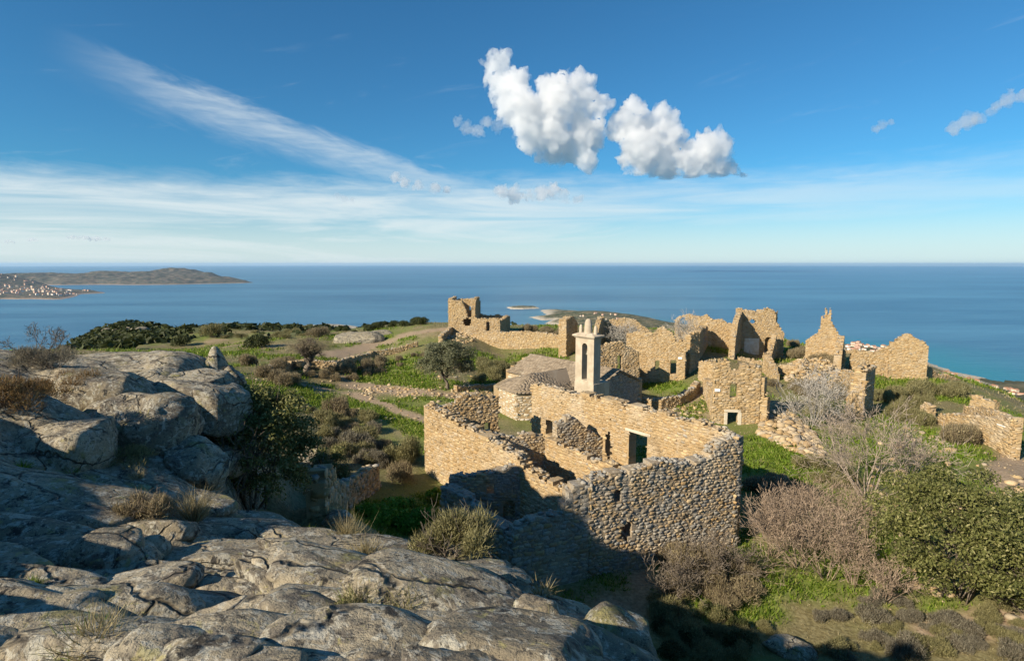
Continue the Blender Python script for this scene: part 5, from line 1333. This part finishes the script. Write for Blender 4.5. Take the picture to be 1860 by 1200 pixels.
for i, (x, y, h, kind) in enumerate([(395,1010,.16,'grass'),(415,1075,.14,'grass'),(235,1120,.2,'straw'),(640,1110,.2,'grass'),(660,1120,.22,'straw'),(560,965,.14,'grass'),(300,960,.2,'grass'),(60,1060,.12,'grass'),
        (820,1100,.16,'straw'),(720,1085,.2,'straw'),(480,940,.14,'straw'),(130,860,.2,'green'),(40,850,.22,'green'),(250,870,.25,'straw'),(520,1140,.12,'grass'),(690,1140,.22,'grass')]):
    tuft({'grass':'small green grass tuft rooted in a rock crack','straw':'small dry grass tuft rooted in a rock crack','green':'leafy green weed at the foot of the square boulder'}[kind], x, y, h, kind, 150, 850+i, .7, {'grass':'green crack tufts','straw':'dry crack tufts','green':'weeds by the square boulder'}[kind], wid=.0035)
# ------------------------------------------------------------------ far houses along the coast
M_FH = [plaster_mat('far_wall_%s' % n, c, tuple(min(.85, v*1.12) for v in c), tuple(v*.7 for v in c)) for n, c in (('cream', (.62,.52,.40)), ('white', (.74,.70,.63)), ('pink', (.58,.40,.31)))]
M_TILE = plaster_mat('far_roof_tile', (.38,.19,.11), (.45,.25,.16), (.25,.14,.10))
def far_house(mat, w, d, h):
    v = [(-w,-d,-6),(w,-d,-6),(w,d,-6),(-w,d,-6),(-w,-d,h),(w,-d,h),(w,d,h),(-w,d,h)]
    e = bpy.data.objects.new('coast_house', None); COL.objects.link(e)
    mesh_obj('wall', v, [(0,1,5,4),(1,2,6,5),(2,3,7,6),(3,0,4,7),(4,5,6,7)], mat, e)
    o = .4; r = [(-w-o,-d-o,h),(w+o,-d-o,h),(w+o,d+o,h),(-w-o,d+o,h),(-w-o,0,h+d*.45),(w+o,0,h+d*.45)]
    mesh_obj('roof', r, [(0,1,5,4),(2,3,4,5),(1,2,5),(3,0,4),(3,2,1,0)], M_TILE, e)
    return e
HP = [far_house(M_FH[i % 3], 6+2*(i % 3), 5+(i % 2)*2, 6+2.5*(i % 4)) for i in range(6)]; HU = set()
def settle(n, poly, hz, label, group, seed, sc=1.0):
    rng = np.random.default_rng(seed); lo, hi = np.min(poly, 0), np.max(poly, 0); c = 0
    while c < n:
        q = rng.uniform(lo, hi)
        if not in_poly(np.array([q[0]]), np.array([q[1]]), poly)[0]: continue
        p = shore(*q); z = hz(*p); o = HP[int(rng.integers(0, 6))]; k = sc*rng.uniform(.7, 1.3)
        if o.name not in HU: HU.add(o.name); r = o; r.location = (p[0], p[1], z); r.rotation_euler = (0,0,rng.uniform(0,3.1)); r.scale = (k,k,k)
        else: r = copy_tree(o, (p[0], p[1], z), rng.uniform(0, 3.1), (k, k, k))
        r['label'] = label; r['group'] = group; r['category'] = 'house'; c += 1
settle(150, [(-20,524),(60,524),(120,531),(175,531.5),(150,534),(115,541),(60,541.5),(-20,541)], hz_town, 'small pale house of the town on the far side of the bay', 'houses of the bay town', 1, 1.5)
settle(40, [(1535,628),(1580,632),(1618,640),(1600,655),(1540,645)], hz_right, 'small red roofed house on the shore behind the pinnacle', 'houses behind the pinnacle', 2, .9)
settle(60, [(1690,676),(1760,694),(1860,722),(1860,745),(1760,715),(1700,690)], hz_right, 'small red roofed house along the turquoise shore', 'houses along the turquoise shore', 3, .8)
settle(10, [(1030,575),(1090,577),(1160,592),(1080,592)], hz_pen, 'lone white house on the scrubby peninsula', 'houses on the peninsula', 4, .7)
# lighthouse on the tip of the headland
p = shore(434, 511.8); z = hz_head(*p); e = empty('lighthouse', 'white lighthouse standing on the headland tip', 'lighthouse', (p[0], p[1], z))
vs = []; k = 12
for r, h in ((9,-10),(9,8),(4.5,8.1),(3.8,24),(5,24.2),(5,25),(3,25.1),(3,29),(.2,32)): vs += [(p[0]+r*math.cos(2*PI*i/k), p[1]+r*math.sin(2*PI*i/k), z+h) for i in range(k)]
mesh_obj('tower', vs[:4*k], [[j*k+i, j*k+(i+1) % k, (j+1)*k+(i+1) % k, (j+1)*k+i] for j in range(3) for i in range(k)], M_FH[1], e)
mesh_obj('lantern', vs[4*k:], [[j*k+i, j*k+(i+1) % k, (j+1)*k+(i+1) % k, (j+1)*k+i] for j in range(4) for i in range(k)], M_TILE, e)
# ------------------------------------------------------------------ air
def haze(density):
    m = bpy.data.materials.new('haze_air'); m.use_nodes = True; g = NG(m.node_tree); g.N.clear()
    out = g.node('ShaderNodeOutputMaterial'); pv = g.node('ShaderNodeVolumePrincipled')
    pv.inputs['Color'].default_value = (.55,.78,1,1); pv.inputs['Density'].default_value = density; pv.inputs['Anisotropy'].default_value = .2
    g.L.new(pv.outputs[0], out.inputs['Volume'])
    x, y, z0, z1 = 125000, 125000, -480, 90
    v = [(-x,-y,z0),(x,-y,z0),(x,y,z0),(-x,y,z0),(-x,-y,z1),(x,-y,z1),(x,y,z1),(-x,y,z1)]
    o = mesh_obj('haze', v, [(3,2,1,0),(4,5,6,7),(0,1,5,4),(1,2,6,5),(2,3,7,6),(3,0,4,7)], m); tag(o, 'thin bluish sea haze', 'haze', kind='stuff')
HAZE = 1.2e-5
if HAZE: haze(HAZE)
# ------------------------------------------------------------------ fair-weather cumulus: real vapour at its own distance
S.cycles.volume_bounces = 12; S.cycles.max_bounces = 12; S.cycles.volume_step_rate = .6; S.cycles.volume_max_steps = 200
from mathutils import noise as mnoise
def cloud_mat(name, dens):
    m = bpy.data.materials.new(name); m.use_nodes = True; g = NG(m.node_tree); g.N.clear()
    out = g.node('ShaderNodeOutputMaterial'); pv = g.node('ShaderNodeVolumePrincipled')
    n = g.noise(pos(g), .0021, 6, .66, .4)
    g.L.new(g.m('MULTIPLY', g.ss(n, .33, .64), dens), pv.inputs['Density'])
    pv.inputs['Color'].default_value = (.99,.99,.99,1); pv.inputs['Anisotropy'].default_value = .35
    g.L.new(pv.outputs[0], out.inputs['Volume'])
    return m
M_CLOUD = cloud_mat('cloud_vapour', .0060); M_THIN = cloud_mat('thin_vapour', .0085)
def cloud(label, puffs, dist, vox, seed, mat=None, rag=1.0, flat=None):
    """puffs: (px, py, radius px) seen at distance dist (m)"""
    rng = np.random.default_rng(seed); P, R = [], []
    for px, py, r in puffs:
        c = W(px, py, dist); rr = r/F*dist; c = c+np.array([0, rng.uniform(-.6, .6)*rr, 0]); P.append(c); R.append(rr)
        for _ in range(9):
            d = rng.normal(size=3); d /= np.linalg.norm(d); q = rng.uniform(.22, .5); P.append(c+d*rr*.85); R.append(rr*q)
    P, R = np.array(P), np.array(R)
    V = ICO2_V[None]*R[:,None,None]+P[:,None]; v, f, t = join([(V, ICO2_F, np.zeros((len(P), 3)))])
    o = mesh_obj('cloud', v, f, mat or M_CLOUD)
    md = o.modifiers.new('union', 'REMESH'); md.mode = 'VOXEL'; md.voxel_size = vox
    dg = bpy.context.evaluated_depsgraph_get(); me = bpy.data.meshes.new_from_object(o.evaluated_get(dg)); o.modifiers.clear(); o.data = me
    n = len(me.vertices); co = np.empty(n*3); me.vertices.foreach_get('co', co); co = co.reshape(-1, 3); nn = np.empty(n*3); me.vertices.foreach_get('normal', nn); nn = nn.reshape(-1, 3)
    k = 1/(R.max()*1.1); amp = R.max()*.40*rag
    off = np.array([mnoise.fractal(Vector(c*k*1.6),   .62, 2.15, 6) for c in co])
    co += nn*(off*amp)[:,None]
    if flat is not None:
        zb = W(*flat, dist)[2]; low = co[:,2] < zb; co[low, 2] = zb+(co[low, 2]-zb)*.22
    me.vertices.foreach_set('co', co.ravel().astype(np.float32)); me.update()
    tag(o, label, 'cloud')
    return o
cloud('large white cumulus cloud with two towers and a grey base over the sea', [(905,130,26),(930,165,34),(945,205,36),(980,235,42),(1010,205,38),(1020,165,32),(1050,165,30),(1072,195,26),(1060,240,38),(1020,258,38),(1050,288,18),(885,122,12)], 22000, 74, 1)
cloud('white cumulus cloud with flat dark base trailing to a thin tip', [(1148,198,22),(1140,235,32),(1165,260,40),(1200,225,30),(1215,255,34),(1205,290,34),(1255,290,32),(1290,262,26),(1300,285,32),(1315,305,22),(1250,310,22),(1160,298,26),(1345,320,13)], 22000, 74, 2, flat=(1250,318))
cloud('small cumulus cloud low under the large one', [(910,348,12),(935,352,14),(960,355,12),(985,350,14),(1005,347,15),(1025,355,12),(1050,363,8)], 16000, 28, 3)
cloud('ragged little cloud where the cirrus streak meets the veil', [(718,322,9),(735,331,9),(760,336,9),(790,342,10),(812,345,7)], 16000, 24, 4)
cloud('grey torn cloud wisp hanging under the long pale wisp', [(1735,232,12),(1755,222,14),(1778,215,11),(1800,205,8)], 6000, 12, 5, M_THIN)
cloud('long pale cloud wisp above the torn grey one', [(1810,192,8),(1830,182,11),(1855,175,12),(1880,172,11),(1835,165,6)], 6000, 12, 6, M_THIN)
cloud('tiny lone cloud between the cumulus pair and the torn wisps', [(1592,235,7),(1605,226,8),(1620,221,5)], 7000, 12, 7, M_THIN)
cloud('torn cloud scrap beside the two towered cumulus', [(830,222,9),(850,232,12),(870,240,10),(885,222,10),(905,228,12)], 5600, 12, 8, M_THIN, 1.4)
cloud('small dim cloud over the horizon', [(612,355,6),(625,360,7),(640,363,5)], 8000, 12, 9, M_THIN)
for i, q in enumerate([(60,435,4),(130,430,4),(150,431,5),(172,433,5),(190,434,4),(15,438,4)]):
    cloud('tiny flat cloud far over the bay', [q, (q[0]+8, q[1]+1, q[2]*.8), (q[0]-8, q[1]+1, q[2]*.7)], 20000, 22, 20+i, M_THIN)['group'] = 'tiny clouds over the bay'
